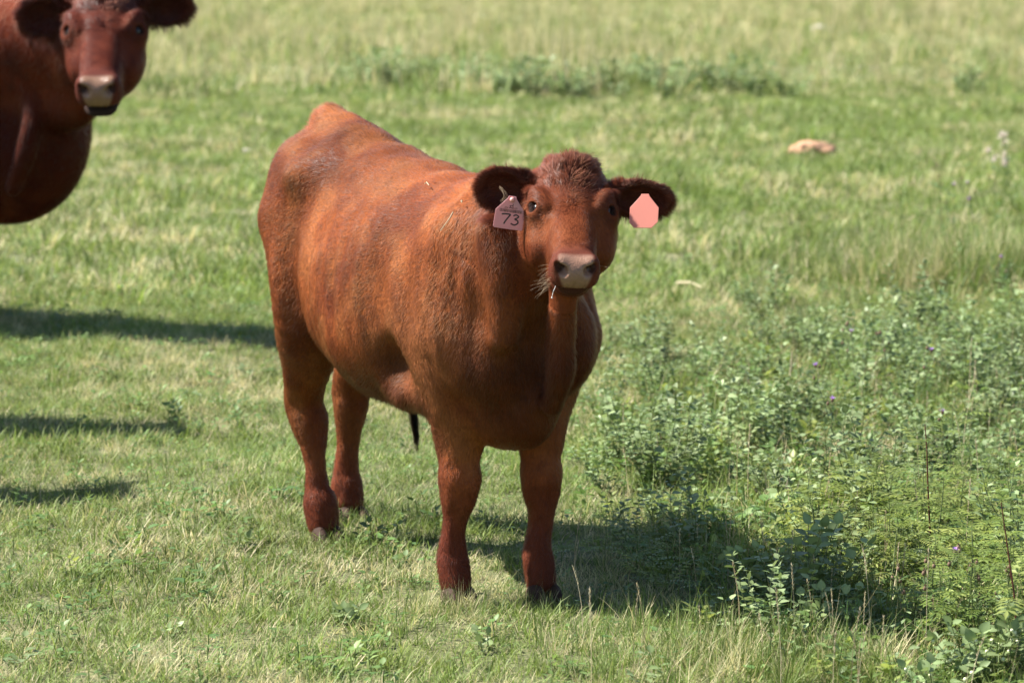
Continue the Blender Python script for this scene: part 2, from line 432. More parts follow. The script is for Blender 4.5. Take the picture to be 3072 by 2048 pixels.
def grow(p, n, d, length, lift, k=4, curl=.15, r=None):
    """hair that leaves along n*lift+d and lies down towards d (tangential)"""
    r = r or rng
    d = d-n*(d*n).sum(1)[:, None]; d /= np.maximum(np.linalg.norm(d, axis=1), 1e-6)[:, None]
    lift = np.asarray(lift); j = r.normal(0, curl, p.shape)
    s0 = n*lift[:, None]+d+j; s0 /= np.linalg.norm(s0, axis=1)[:, None]
    s1 = n*(lift*.25)[:, None]+d+j*1.2+V(0, 0, -.15); s1 /= np.linalg.norm(s1, axis=1)[:, None]
    out = np.zeros((len(p), k, 3)); out[:, 0] = p-n*.001
    for i in range(1, k):
        t = (i-.5)/(k-1); s = s0*(1-t)+s1*t
        out[:, i] = out[:, i-1]+s*(length/(k-1))[:, None]
    return out
def coat_material(name, rough=.45, mix=.17):
    """short animal coat: light follows the lie of the skin (attribute lie), a share of true strand scattering adds the sheen"""
    m = bpy.data.materials.new(name); m.use_nodes = True; t = m.node_tree; b = t.nodes['Principled BSDF']; out = t.nodes['Material Output']
    h = t.nodes.new('ShaderNodeBsdfHairPrincipled'); h.model = 'CHIANG'; h.parametrization = 'COLOR'
    a = t.nodes.new('ShaderNodeAttribute'); a.attribute_name = 'coat'; n = t.nodes.new('ShaderNodeAttribute'); n.attribute_name = 'lie'
    g = t.nodes.new('ShaderNodeGamma'); g.inputs[1].default_value = 1.25
    t.links.new(a.outputs['Color'], b.inputs['Base Color']); vt = t.nodes.new('ShaderNodeVectorTransform'); vt.vector_type = 'NORMAL'; vt.convert_from = 'OBJECT'; vt.convert_to = 'WORLD'
    t.links.new(n.outputs['Vector'], vt.inputs[0]); t.links.new(vt.outputs[0], b.inputs['Normal'])
    t.links.new(a.outputs['Color'], g.inputs[0]); t.links.new(g.outputs[0], h.inputs['Color'])
    b.inputs['Roughness'].default_value = rough; b.inputs['Specular IOR Level'].default_value = .13
    h.inputs['Roughness'].default_value = .3; h.inputs['Radial Roughness'].default_value = .5
    mx = t.nodes.new('ShaderNodeMixShader'); mx.inputs[0].default_value = mix
    t.links.new(b.outputs[0], mx.inputs[1]); t.links.new(h.outputs[0], mx.inputs[2]); t.links.new(mx.outputs[0], out.inputs[0]); return m
def skin_material(name, rough=.55):
    m = bpy.data.materials.new(name); m.use_nodes = True; t = m.node_tree; b = t.nodes['Principled BSDF']
    a = t.nodes.new('ShaderNodeAttribute'); a.attribute_name = 'coat'; t.links.new(a.outputs['Color'], b.inputs['Base Color'])
    sl = t.nodes.new('ShaderNodeMapRange'); sl.inputs[3].default_value = .04; sl.inputs[4].default_value = .32; t.links.new(sl.outputs[0], b.inputs['Specular IOR Level'])
    r = t.nodes.new('ShaderNodeAttribute'); r.attribute_name = 'gloss'; t.links.new(r.outputs['Fac'], sl.inputs[0]); mr = t.nodes.new('ShaderNodeMapRange'); mr.inputs[3].default_value = .7; mr.inputs[4].default_value = .27
    t.links.new(r.outputs['Fac'], mr.inputs[0]); t.links.new(mr.outputs[0], b.inputs['Roughness'])
    no = t.nodes.new('ShaderNodeTexVoronoi'); no.inputs['Scale'].default_value = 330; co = t.nodes.new('ShaderNodeTexCoord'); t.links.new(co.outputs['Object'], no.inputs['Vector'])
    bp = t.nodes.new('ShaderNodeBump'); bp.inputs['Distance'].default_value = .0012; bp.inputs['Strength'].default_value = .6
    t.links.new(no.outputs['Distance'], bp.inputs['Height']); t.links.new(bp.outputs[0], b.inputs['Normal'])
    return m
def set_col(me, name, cols):
    a = me.attributes.new(name, 'FLOAT_COLOR', 'POINT'); a.data.foreach_set('color', np.concatenate([cols, np.ones((len(cols), 1))], 1).astype(np.float32).ravel())
def set_f(me, name, v):
    a = me.attributes.new(name, 'FLOAT', 'POINT'); a.data.foreach_set('value', np.asarray(v, np.float32))

def headco(p, P0, hb, S=1.0):
    q = p-P0; return (q@hb[0])/S, (q@hb[1])/S, (q@hb[2])/S
def head_masks(p, P0, hb, S=1.0):
    """pad = bare muzzle skin, near-head weight, ear weight"""
    a, b, c = headco(p, P0, hb, S)
    head = sstep(-.06, -.01, a)*sstep(-.26, -.20, c)*sstep(.15, .11, np.abs(b))*sstep(.44, .42, a)
    wtop = .0400-.34*np.clip(-c-.030, 0, 1)                      # pad narrows towards the lip
    pad = sstep(.346, .368, a-.10*np.clip(-c-.03, -1, 0)*0)*sstep(wtop+.005, wtop-.004, np.abs(b))*sstep(-.084, -.079, c)*sstep(.012, .000, c)*sstep(.46, .44, a)
    return a, b, c, head, pad

def lie_of(n, pts, jit, r):
    """shading direction of each hair: skin normal leaned back along the hair"""
    d = pts[:, 1]-pts[:, 0]; d = d/np.maximum(np.linalg.norm(d, axis=1), 1e-9)[:, None]; d = d-n*(d*n).sum(1)[:, None]
    g = np.stack([vnoise(pts[:, 0]*V(130, 130, 60), 61), vnoise(pts[:, 0]*V(130, 130, 60), 62), vnoise(pts[:, 0]*V(130, 130, 60), 63)], 1)-.5
    h = np.stack([vnoise(pts[:, 0]*V(70, 70, 15), 64), vnoise(pts[:, 0]*V(70, 70, 15), 65), vnoise(pts[:, 0]*V(70, 70, 15), 66)], 1)-.5
    v = n+g*jit*1.6+h*jit*1.5+r.normal(0, jit*.45, n.shape); return v/np.linalg.norm(v, axis=1)[:, None]
def dress_calf(P, Q, P0, hb, ears, S=1.0, body=(O, F, L), pal=None, n_coat=330000, legs=True, h_wh=1.0, seed=3):
    """colours, growth direction and length of the coat; returns vertex colours, gloss and hair data"""
    r = np.random.default_rng(seed)
    N = vert_normals(P, Q)
    O_, F_, L_ = body
    pal = pal or {}
    A = np.array(pal.get('main', (.208, .0585, .0172))); B = np.array(pal.get('dark', (.106, .0260, .0088))); G = np.array(pal.get('gold', (.228, .092, .034)))
    R_ = np.array(pal.get('leg', (.080, .0185, .0105))); K = np.array(pal.get('ear', (.080, .0200, .0095)))
    padc = np.array(pal.get('pad', (.215, .118, .080)))
    def local(p): q = p-O_; return q@F_/h_wh, q@L_/h_wh, q[:, 2]/h_wh
    def ear_w(p):
        w = np.zeros(len(p)); t = np.zeros(len(p)); e = np.zeros(len(p)); ins = np.zeros(len(p))
        for (a, b, x, y, n) in ears:
            L0 = np.linalg.norm(b-a); q = p-a; al = q@x/L0; ac = q@y/(.06*S*1.0); up = q@n
            m = sstep(.02, .18, al)*(np.abs(ac) < 1.25)*(np.abs(up) < .06*S)*(al < 1.2)
            rad = np.sqrt(((al-.6)/.5)**2+(ac)**2)
            w = np.maximum(w, m); t = np.where(m > 0, al, t); e = np.where(m > 0, sstep(.70, .98, rad), e); ins = np.where(m > 0, up, ins)
        return w, t, e, ins
    def colour(p, n=None, strands=False):
        x, y, z = local(p)
        n1 = vnoise(p*5, 1); n2 = vnoise(p*16, 2); n3 = vnoise(p*V(45, 45, 30), 3)
        m = .55*n1+.3*n2+.15*n3
        c = lerp(B, A, sstep(.18, .62, m)); c = c*(1-(.35*sstep(.45, .8, n2))[:, None])+G*(.35*sstep(.45, .8, n2))[:, None]
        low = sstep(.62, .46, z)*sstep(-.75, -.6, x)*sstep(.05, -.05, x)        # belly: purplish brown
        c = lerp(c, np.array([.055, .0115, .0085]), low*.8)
        big = vnoise(p*V(3.2, 3.2, 4.2)+5, 8); c = c*(.80+.38*sstep(.25, .75, big))[:, None]
        th = sstep(-.70, -.80, x)*sstep(-1.06, -.95, x)*sstep(.50, .60, z)*sstep(.98, .86, z)*sstep(.35, .6, n1+.2); c = lerp(c, B*.8, .45*th)
        elbow_shade = np.exp(-(((x+.185)/.060)**2+((z-.575)/.058)**2)**2)*(y < 0); c = lerp(c, B*.28, .85*elbow_shade)  # shade of the right elbow hollow painted into the coat
        sh = np.exp(-((x-.02)/.22)**2-((z-.62)/.17)**2)*sstep(.35, .7, n1+.25)  # tan shoulder and forearm
        c = lerp(c, G*np.array([.92, .88, .95]), .65*sh)
        if legs:
            lg = sstep(.42, .16, z+.10*(n2-.5)); c = lerp(c, R_*1.6, .6*lg); c = lerp(c, R_*.95, .55*sstep(.30, .0, z+.10*(n2-.5)))
            ch = sstep(.10, .2, x)*sstep(.75, .6, z)*sstep(.30, .45, z); c = lerp(c, B*.6, .75*ch)  # dark chest hair, its colour deepened to match the shade below the head
        a, b, cc, head, pad = head_masks(p, P0, hb, S)
        hn = vnoise(p*30, 5)
        face = lerp(np.array(pal.get('face', (.098, .0225, .0085))), np.array(pal.get('face2', (.145, .039, .0145))), sstep(.3, .7, hn))
        c = lerp(c, face, head*.85)
        # darker rims: above the muzzle, lips, lower cheeks, eye surrounds lighter gold
        mz = head*sstep(.28, .34, a); c = lerp(c, np.array([.075, .022, .016]), .75*mz)
        for s in (-1, 1):
            de = np.sqrt(((a-.133)/1.2)**2+(b-s*.085)**2+((cc+.031)*1.1)**2)
            c = lerp(c, np.array([.060, .018, .009]), .5*sstep(.034, .022, de)*head)
            c = lerp(c, np.array([.02, .009, .007]), sstep(.0200, .0155, de)*head)
            dn = np.sqrt(((a-.392)/1.6)**2+(b-s*.037)**2+(cc+.044)**2)
            c = lerp(c, np.array([.020, .010, .009]), .96*sstep(.013, .008, dn)*0)
        poll = head*sstep(.09, .02, a)*sstep(-.06, -.03, cc); c = lerp(c, np.array([.130, .0320, .0130]), poll*.5)
        w, t, e, ins = ear_w(p)
        inner = w*(ins > -.010*S)*(1-.6*e); c = lerp(c, K*2.0, .8*w); c = lerp(c, K*.75, .8*inner)
        c = c*(.88+.24*vnoise(p*V(120, 120, 60), 6))[:, None]
        if not strands:
            sp = vnoise(p*260, 9)
            pc = padc*(.85+.3*sp[:, None])*lerp(np.array([1., 1., 1.]), np.array([.80, .74, .70]), sstep(-.045, -.085, cc))
            c = lerp(c, pc, pad)
            inn = np.zeros(len(p))
            for s in (-1, 1):
                dn = np.sqrt(((b-s*.036)/1.0)**2+((cc+.024)/1.0)**2)
                inn = np.maximum(inn, sstep(.0135, .0095, dn)*sstep(.397, .388, a)*(a > .355))
            c = lerp(c, np.array([.045, .018, .014]), inn)
            ml = sstep(-.077, -.080, cc)*sstep(-.090, -.086, cc)*(a > .31)*(np.abs(b) < .065); c = lerp(c, np.array([.03, .012, .010]), ml*.9)
            chin = sstep(-.084, -.088, cc)*sstep(-.145, -.135, cc)*sstep(.335, .35, a)*(np.abs(b) < .05); c = lerp(c, np.array([.045, .018, .014]), chin*.9)
        return c
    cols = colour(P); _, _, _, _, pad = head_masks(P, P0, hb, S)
    def weight(p):
        a, b, c, head, pad = head_masks(p, P0, hb, S); w, t, e, ins = ear_w(p)
        return (1+1.2*head+1.5*w)*(pad < .3)*(p[:, 2] > .02)
    p, n = scatter(P, Q, N, n_coat, weight, r)
    x, y, z = local(p); a, b, c, head, pad_ = head_masks(p, P0, hb, S); w, t, e, ins = ear_w(p)
    # growth direction
    back = -F_*1.0+V(0, 0, -.55)
    d = np.tile(back, (len(p), 1))
    fl = sstep(.95, .6, z); d = d+V(0, 0, -1)*(fl*.8)[:, None]
    fr = sstep(-.1, .15, x); d = lerp(d, V(0, 0, -1.0)-F_*.25, fr*.9)
    lg = sstep(.56, .28, z+.12*(vnoise(p*8, 35)-.5)); d = lerp(d, V(0, 0, -1.0)-F_*.12, lg)
    tail = sstep(-.98, -1.08, x)*sstep(1.02, 1.1, z); d = lerp(d, V(0, 0, .6)-F_*.4, tail*.8)
    wh = P0+hb[0]*.150*S-hb[2]*.01*S                      # whorl on the forehead
    rad = p-wh; rad /= np.maximum(np.linalg.norm(rad, axis=1), 1e-6)[:, None]
    rad = rad+np.cross(rad, hb[2])*.25
    hw = head*sstep(.33, .22, a); d = lerp(d, rad, hw)
    d = lerp(d, hb[0]*-.2-hb[2]*.7+np.sign(b)[:, None]*hb[1]*.5, head*sstep(.27, .34, a))
    # big soft waves in direction
    g = np.stack([vnoise(p*9, 21), vnoise(p*9, 22), vnoise(p*9, 23)], 1)-.5
    g2 = np.stack([vnoise(p*38, 24), vnoise(p*38, 25), vnoise(p*38, 26)], 1)-.5
    d /= np.linalg.norm(d, axis=1)[:, None]; d = d+g*.8+g2*.35
    ln = .0105+.005*vnoise(p*14, 31)
    ln = lerp(ln, .019, sstep(.05, .18, x)*sstep(.45, .6, z)*.9); ln = lerp(ln, .011, lg*.9)
    ln = lerp(ln, .028, sstep(.56, .48, z)*sstep(-.7, -.5, x)*sstep(.0, -.1, x)); ln = lerp(ln, .024, tail)
    ln = lerp(ln, .0075, head*sstep(.10, .2, a)); ln = lerp(ln, .0125, head*sstep(.16, .09, a)*sstep(.3, .1, -c))
    ln = lerp(ln, .004, head*sstep(.30, .35, a))
    for s in (-1, 1):
        de = np.sqrt((a-.133)**2+(b-s*.085)**2+(c+.031)**2); ln = np.where((de < .026) & (head > .5), .003, ln)
    lift = .30+.25*vnoise(p*12, 33)+.3*tail
    keep = ~np.zeros(len(p), bool)
    for (ea, eb, ex, ey, en) in ears:
        q = p-ea; al = q@ex; side = q@ey; m = (w > .3) & (np.abs(side) < .08*S) & (al > 0) & (al < 1.25*np.linalg.norm(eb-ea)) & (np.abs(q@en) < .06*S)
        d = np.where(m[:, None], ex+ey*np.sign(side)[:, None]*.8*np.clip(np.abs(side)/.04/S, 0, 1)[:, None]-V(0, 0, .15), d)
    inner = (ins > -.010*S) & (w > .3)
    ln = np.where(w > .3, .011+.010*e+.006*inner, ln); lift = np.where(w > .3, .25+.25*inner, lift)
    ln = ln*(.65+.6*r.random(len(p)))*S**.3
    pts = grow(p, n, d, ln, lift, 4, .13, r)
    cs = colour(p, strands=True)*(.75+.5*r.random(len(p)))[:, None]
    sun_bleach = (r.random(len(p)) < .10); cs = np.where(sun_bleach[:, None], cs*1.5+V(.02, .008, .004), cs)
    rad_ = np.outer(.00036*np.ones(len(p)), [1, .85, .6, .15])*(1-.35*head)[:, None]
    nl = lie_of(n, pts, .16, r)
    return N, cols, pad, (pts, rad_, np.clip(cs, .004, .9), nl), dict(local=local, colour=colour, weight=weight, ear_w=ear_w)

def poll_tuft(P, Q, N, P0, hb, S, ctx, n, r):
    """long swept hair on the poll and forehead"""
    def wt(p):
        a, b, c, head, pad = head_masks(p, P0, hb, S)
        return head*sstep(.105, .03, a)*sstep(.100, .045, np.abs(b))*sstep(-.085, -.04, c)+.12*head*sstep(.17, .15, a)*sstep(.13, .145, a)*sstep(.02, .008, np.abs(b))
    p, nn = scatter(P, Q, N, n, wt, r)
    a, b, c = headco(p, P0, hb, S)
    g = np.stack([vnoise(p*40, 41), vnoise(p*40, 42), vnoise(p*40, 43)], 1)-.5
    d = -hb[0]*.75+hb[1]*(b/.05)[:, None]*.35+hb[1]*.25+g*1.7+V(0, 0, -.30)*sstep(.03, .09, a)[:, None]
    ln = (.020+.042*r.random(len(p))*vnoise(p*60, 44))*(1-.5*sstep(.03, .10, a))*(1-.62*sstep(.03, .085, np.abs(b)))*S
    pts = grow(p, nn, d, ln, .55+.55*r.random(len(p)), 5, .16, r)
    cs = ctx['colour'](p, strands=True)*(.7+.65*r.random(len(p)))[:, None]
    return pts, np.outer(np.ones(len(p))*.00050, [1, .95, .85, .6, .15]), np.clip(cs, .004, .9), lie_of(nn, pts, .3, r)
def ear_fringe(P, Q, N, P0, hb, S, ctx, ears, n, r):
    ptsl, rl, cl = [], [], []
    def wt(p):
        w, t, e, ins = ctx['ear_w'](p); return (w > .3)*(e > .4)*1.0+.18*(w > .3)*(ins > 0)
    p, nn = scatter(P, Q, N, n, wt, r); d = np.zeros_like(p)
    for (ea, eb, ex, ey, en) in ears:
        q = p-ea; al = q@ex; side = q@ey; m = (np.abs(side) < .09*S) & (al > -.02) & (al < 1.3*np.linalg.norm(eb-ea)) & (np.abs(q@en) < .07*S)
        L0 = np.linalg.norm(eb-ea)
        d = np.where(m[:, None], ex*((al/L0-.35)*1.3)[:, None]+ey*(side/(.05*S))[:, None]+en*.15, d)
    g = np.stack([vnoise(p*50, 51), vnoise(p*50, 52), vnoise(p*50, 53)], 1)-.5
    d = d+g*.9-V(0, 0, .15); d /= np.maximum(np.linalg.norm(d, axis=1), 1e-6)[:, None]
    ln = (.013+.014*r.random(len(p)))*S
    pts = np.zeros((len(p), 4, 3)); pts[:, 0] = p
    for i in range(1, 4): pts[:, i] = pts[:, i-1]+(d+r.normal(0, .12, p.shape)-V(0, 0, .08)*i)*(ln/3)[:, None]
    cs = ctx['colour'](p, strands=True)*(.7+.9*r.random(len(p)))[:, None]+V(.015, .004, .002)
    return pts, np.outer(np.ones(len(p))*.00042, [1, .8, .55, .12]), np.clip(cs, .004, .9), lie_of(nn, pts, .3, r)
# ---------------------------------------------------------------- the grown cow at the left edge
CO = V(-2.42, 13.75, 0); CF = unit(V(.90, -.44, 0)); CL = unit(V(.44, .90, 0)); CS = 1.42
def CW(x, y, z): return CO+CS*(CF*x+CL*y+U*z)
def build_cow_field(h):
    lo = V(-4.75, 12.15, -.02); hi = V(-1.02, 15.6, 2.02)
    fd = Field(lo, hi, h); k = CS
    st = [(-1.10, 0, 1.10, .80, .13), (-1.00, 0, 1.11, .68, .19), (-.85, 0, 1.10, .52, .235), (-.60, 0, 1.07, .42, .29), (-.30, 0, 1.05, .40, .29), (-.05, 0, 1.06, .40, .25), (.12, 0, 1.04, .40, .21), (.26, 0, .98, .44, .16)]
    fd.loft(CO, CF, CL, U, [tuple(k*v for v in r) for r in st], k=.05, egg=.16, n=2.2)
    for s in (-1, 1):
        fd.ell(CW(-.97, s*.12, .86), (.20, .14, .28), np.array([CF, CL, U]), .1)
        fd.chain([tuple(CW(*p[:3]))+(p[3]*k,) for p in ((-.97, s*.12, .86, .12), (-.88, s*.15, .66, .10), (-.98, s*.12, .46, .065), (-1.02, s*.11, .36, .045), (-.98, s*.10, .20, .030), (-.96, s*.10, .09, .040), (-.94, s*.10, .04, .042))], .05)
        fd.ell(CW(.03, s*.155, .74), (.18, .10, .30), np.array([CF, CL, U]), .1)
        fd.chain([tuple(CW(*p[:3]))+(p[3]*k,) for p in ((.0, s*.15, .62, .10), (-.02, s*.13, .48, .07), (0, s*.11, .34, .052), (0, s*.11, .27, .046), (0, s*.11, .18, .030), (0, s*.11, .09, .040), (.02, s*.11, .04, .042))], .05)
    # deep brisket reaching forward
    fd.ell(CW(.27, 0, .525), (.34, .22, .29), np.array([CF, CL, U]), .12)
    fd.ell(CW(.35, .0, .60), (.25, .17, .24), np.array([CF, CL, U]), .12)
    P0 = V(-1.585, 13.02, 1.415); S = 1.50
    u, v, w = head_basis((.03, -.82, -.57), math.radians(1))
    fd.chain([tuple(CW(.05, 0, .86))+(.30,), tuple(CW(.26, -.02, .88))+(.25,), tuple(P0-w*.13-u*.02)+(.15,)], .12)
    fd.chain([tuple(CW(.18, 0, .68))+(.27,), tuple(CW(.36, -.02, .78))+(.20,), tuple(P0+u*.07-w*.22-V(.03, 0, 0))+(.125,)], .12)
    fd.chain([tuple(P0+u*.14-w*.27-V(.10, -.06, .0))+(.075,), tuple(P0+u*.18-w*.42-V(.15, -.10, .0))+(.09,), tuple(CW(.45, -.07, .68))+(.10,)], .1, flat=CL, f=.8)
    for i, (yy, xx) in enumerate(((-.20, .10), (-.17, .20), (-.13, .30), (-.10, .38))):
        fd.chain([tuple(CW(xx-.02, yy-.01, 1.02-.03*i))+(.035,), tuple(CW(xx+.03, yy-.035, .88))+(.045,), tuple(CW(xx+.03, yy-.03, .74))+(.04,)], .05)
    for i in range(5):                      # folds hanging down the chest
        yy = -.15+.055*i; xf = .47-.9*yy*yy-.02*(i % 2)
        fd.chain([tuple(CW(xf-.06, yy, .84))+(.030,), tuple(CW(xf+.012, yy+.012, .70))+(.040,), tuple(CW(xf+.01, yy-.01, .57))+(.042,), tuple(CW(xf-.05, yy, .44))+(.03,)], .045)
    P, rot = build_head(fd, P0, u, v, w, S, cow=True)
    ears = []
    for base, tip, face, wid in (((.015, -.080, -.052), (.030, -.215, -.060), (-.2, -1, -.2), .155), ((.015, .080, -.052), (.010, .205, -.040), (.25, -1, -.3), .150)):
        e = ear_frame(P, S, base, tip, face); build_ear(fd, *e, wid, S); ears.append(e)
    return fd, P, ears, (u, v, w), P0, S
cow_pal = dict(main=(.125, .0240, .0105), dark=(.045, .0070, .004), gold=(.19, .052, .018), face=(.055, .0110, .0065), face2=(.085, .019, .010), ear=(.045, .010, .006), pad=(.20, .11, .070), leg=(.05, .008, .005))
# ---------------------------------------------------------------- pasture
def px_ray(px, py):
    """direction of a point of the photograph given on a 2352 pixel wide copy"""
    a = (px*1024/2352-512)/FPX; b = (341-py*1024/2352)/FPX
    return V(a, math.cos(PITCH)+b*math.sin(PITCH), -math.sin(PITCH)+b*math.cos(PITCH))
def on_ground(px, py):
    d = px_ray(px, py); t = -CAM_H/d[2]; return V(d[0]*t, d[1]*t, 0)
def ground_z(x, y):
    x = np.atleast_1d(np.asarray(x, float)); y = np.atleast_1d(np.asarray(y, float))
    p = np.stack([x, y, np.zeros_like(x)], 1)
    near = sstep(9., 14., y)*0+1
    z = (vnoise(p*1.3, 71)-.5)*.035+(vnoise(p*4.5, 72)-.5)*.016
    return z*near+sstep(16, 40, y)*(vnoise(p*.35, 73)-.5)*.16

def new_mat(name): m = bpy.data.materials.new(name); m.use_nodes = True; return m, m.node_tree, m.node_tree.nodes['Principled BSDF']
def node(t, kind, **kw):
    n = t.nodes.new(kind)
    for k, v in kw.items():
        if k.startswith('i_'): n.inputs[int(k[2:])].default_value = v
        else: setattr(n, k, v)
    return n
def ramp(t, fac, stops):
    r = t.nodes.new('ShaderNodeValToRGB'); cr = r.color_ramp
    while len(cr.elements) < len(stops): cr.elements.new(.5)
    for e, (p, c) in zip(cr.elements, stops): e.position = p; e.color = (*c, 1)
    t.links.new(fac, r.inputs[0]); return r.outputs[0]
def mixc(t, fac, a, b, mode='MIX'):
    m = t.nodes.new('ShaderNodeMix'); m.data_type = 'RGBA'; m.blend_type = mode; m.clamp_factor = True
    for sock, v in ((m.inputs[0], fac), (m.inputs[6], a), (m.inputs[7], b)):
        if hasattr(v, 'is_linked') or hasattr(v, 'links'): t.links.new(v, sock)
        else: sock.default_value = v if not isinstance(v, tuple) else (*v, 1)[:4]
    return m.outputs[2]
def maprange(t, v, a, b, c=0., d=1.):
    m = node(t, 'ShaderNodeMapRange'); t.links.new(v, m.inputs[0])
    for i, x in zip((1, 2, 3, 4), (a, b, c, d)): m.inputs[i].default_value = x
    return m.outputs[0]

def leafy_material(name, dark, mid, light, straw=None, rough=.5, trans=.35, patch=True, spec=.3):
    """blade or leaf: per-face tint attribute, per-plant random, patches across the field, light passing through"""
    m, t, b = new_mat(name)
    at = node(t, 'ShaderNodeAttribute', attribute_name='tint')          # x: straw share, y: random, z: height along the blade
    sx = node(t, 'ShaderNodeSeparateColor'); t.links.new(at.outputs['Color'], sx.inputs[0])
    oi = node(t, 'ShaderNodeObjectInfo')
    geo = node(t, 'ShaderNodeNewGeometry')
    col = ramp(t, sx.outputs[1], [(0, dark), (.5, mid), (1, light)])
    pn = node(t, 'ShaderNodeTexNoise'); pn.inputs['Scale'].default_value = .55; pn.inputs['Detail'].default_value = 3; t.links.new(geo.outputs['Position'], pn.inputs['Vector'])
    pn2 = node(t, 'ShaderNodeTexNoise'); pn2.inputs['Scale'].default_value = 2.6; pn2.inputs['Detail'].default_value = 4; t.links.new(geo.outputs['Position'], pn2.inputs['Vector'])
    if straw:
        base = node(t, 'ShaderNodeMath', operation='ADD'); t.links.new(sx.outputs[0], base.inputs[0])
        p1 = maprange(t, pn.outputs[0], .38, .66, -.16, .15) if patch else maprange(t, pn.outputs[0], 0, 1, -.05, .05)
        t.links.new(p1, base.inputs[1])
        b2 = node(t, 'ShaderNodeMath', operation='ADD'); t.links.new(base.outputs[0], b2.inputs[0]); t.links.new(maprange(t, pn2.outputs[0], .35, .65, -.22, .22), b2.inputs[1])
        b3 = node(t, 'ShaderNodeMath', operation='ADD'); t.links.new(b2.outputs[0], b3.inputs[0])
        sp = node(t, 'ShaderNodeSeparateXYZ'); t.links.new(geo.outputs['Position'], sp.inputs[0]); t.links.new(maprange(t, sp.outputs[1], 24, 55, 0, .05), b3.inputs[1])
        b4 = node(t, 'ShaderNodeMath', operation='ADD'); t.links.new(b3.outputs[0], b4.inputs[0]); t.links.new(maprange(t, oi.outputs['Random'], 0, 1, -.25, .25), b4.inputs[1])
        col = mixc(t, maprange(t, b4.outputs[0], .44, .62), col, straw)
    hv = node(t, 'ShaderNodeHueSaturation'); t.links.new(col, hv.inputs['Color'])
    vm = node(t, 'ShaderNodeMath', operation='MULTIPLY'); t.links.new(maprange(t, oi.outputs['Random'], 0, 1, .78, 1.25), vm.inputs[0])
    pn3 = node(t, 'ShaderNodeTexNoise'); pn3.inputs['Scale'].default_value = .9; pn3.inputs['Detail'].default_value = 5; pn3.inputs['Roughness'].default_value = .65; t.links.new(geo.outputs['Position'], pn3.inputs['Vector'])
    t.links.new(maprange(t, pn3.outputs[0], .34, .66, .84, 1.14), vm.inputs[1]); t.links.new(vm.outputs[0], hv.inputs['Value']); t.links.new(maprange(t, pn2.outputs[0], .3, .7, .485, .512), hv.inputs['Hue'])
    c = hv.outputs[0]
    t.links.new(c, b.inputs['Base Color']); b.inputs['Roughness'].default_value = rough; b.inputs['Specular IOR Level'].default_value = spec
    tr = node(t, 'ShaderNodeBsdfTranslucent'); g = mixc(t, .5, c, (1.0, 1.0, .55), 'MULTIPLY'); sc_ = node(t, 'ShaderNodeHueSaturation'); sc_.inputs['Value'].default_value = 1.5; t.links.new(g, sc_.inputs['Color']); t.links.new(sc_.outputs[0], tr.inputs[0])
    mx = node(t, 'ShaderNodeMixShader'); mx.inputs[0].default_value = trans
    t.links.new(b.outputs[0], mx.inputs[1]); t.links.new(tr.outputs[0], mx.inputs[2]); t.links.new(mx.outputs[0], t.nodes['Material Output'].inputs[0])
    return m

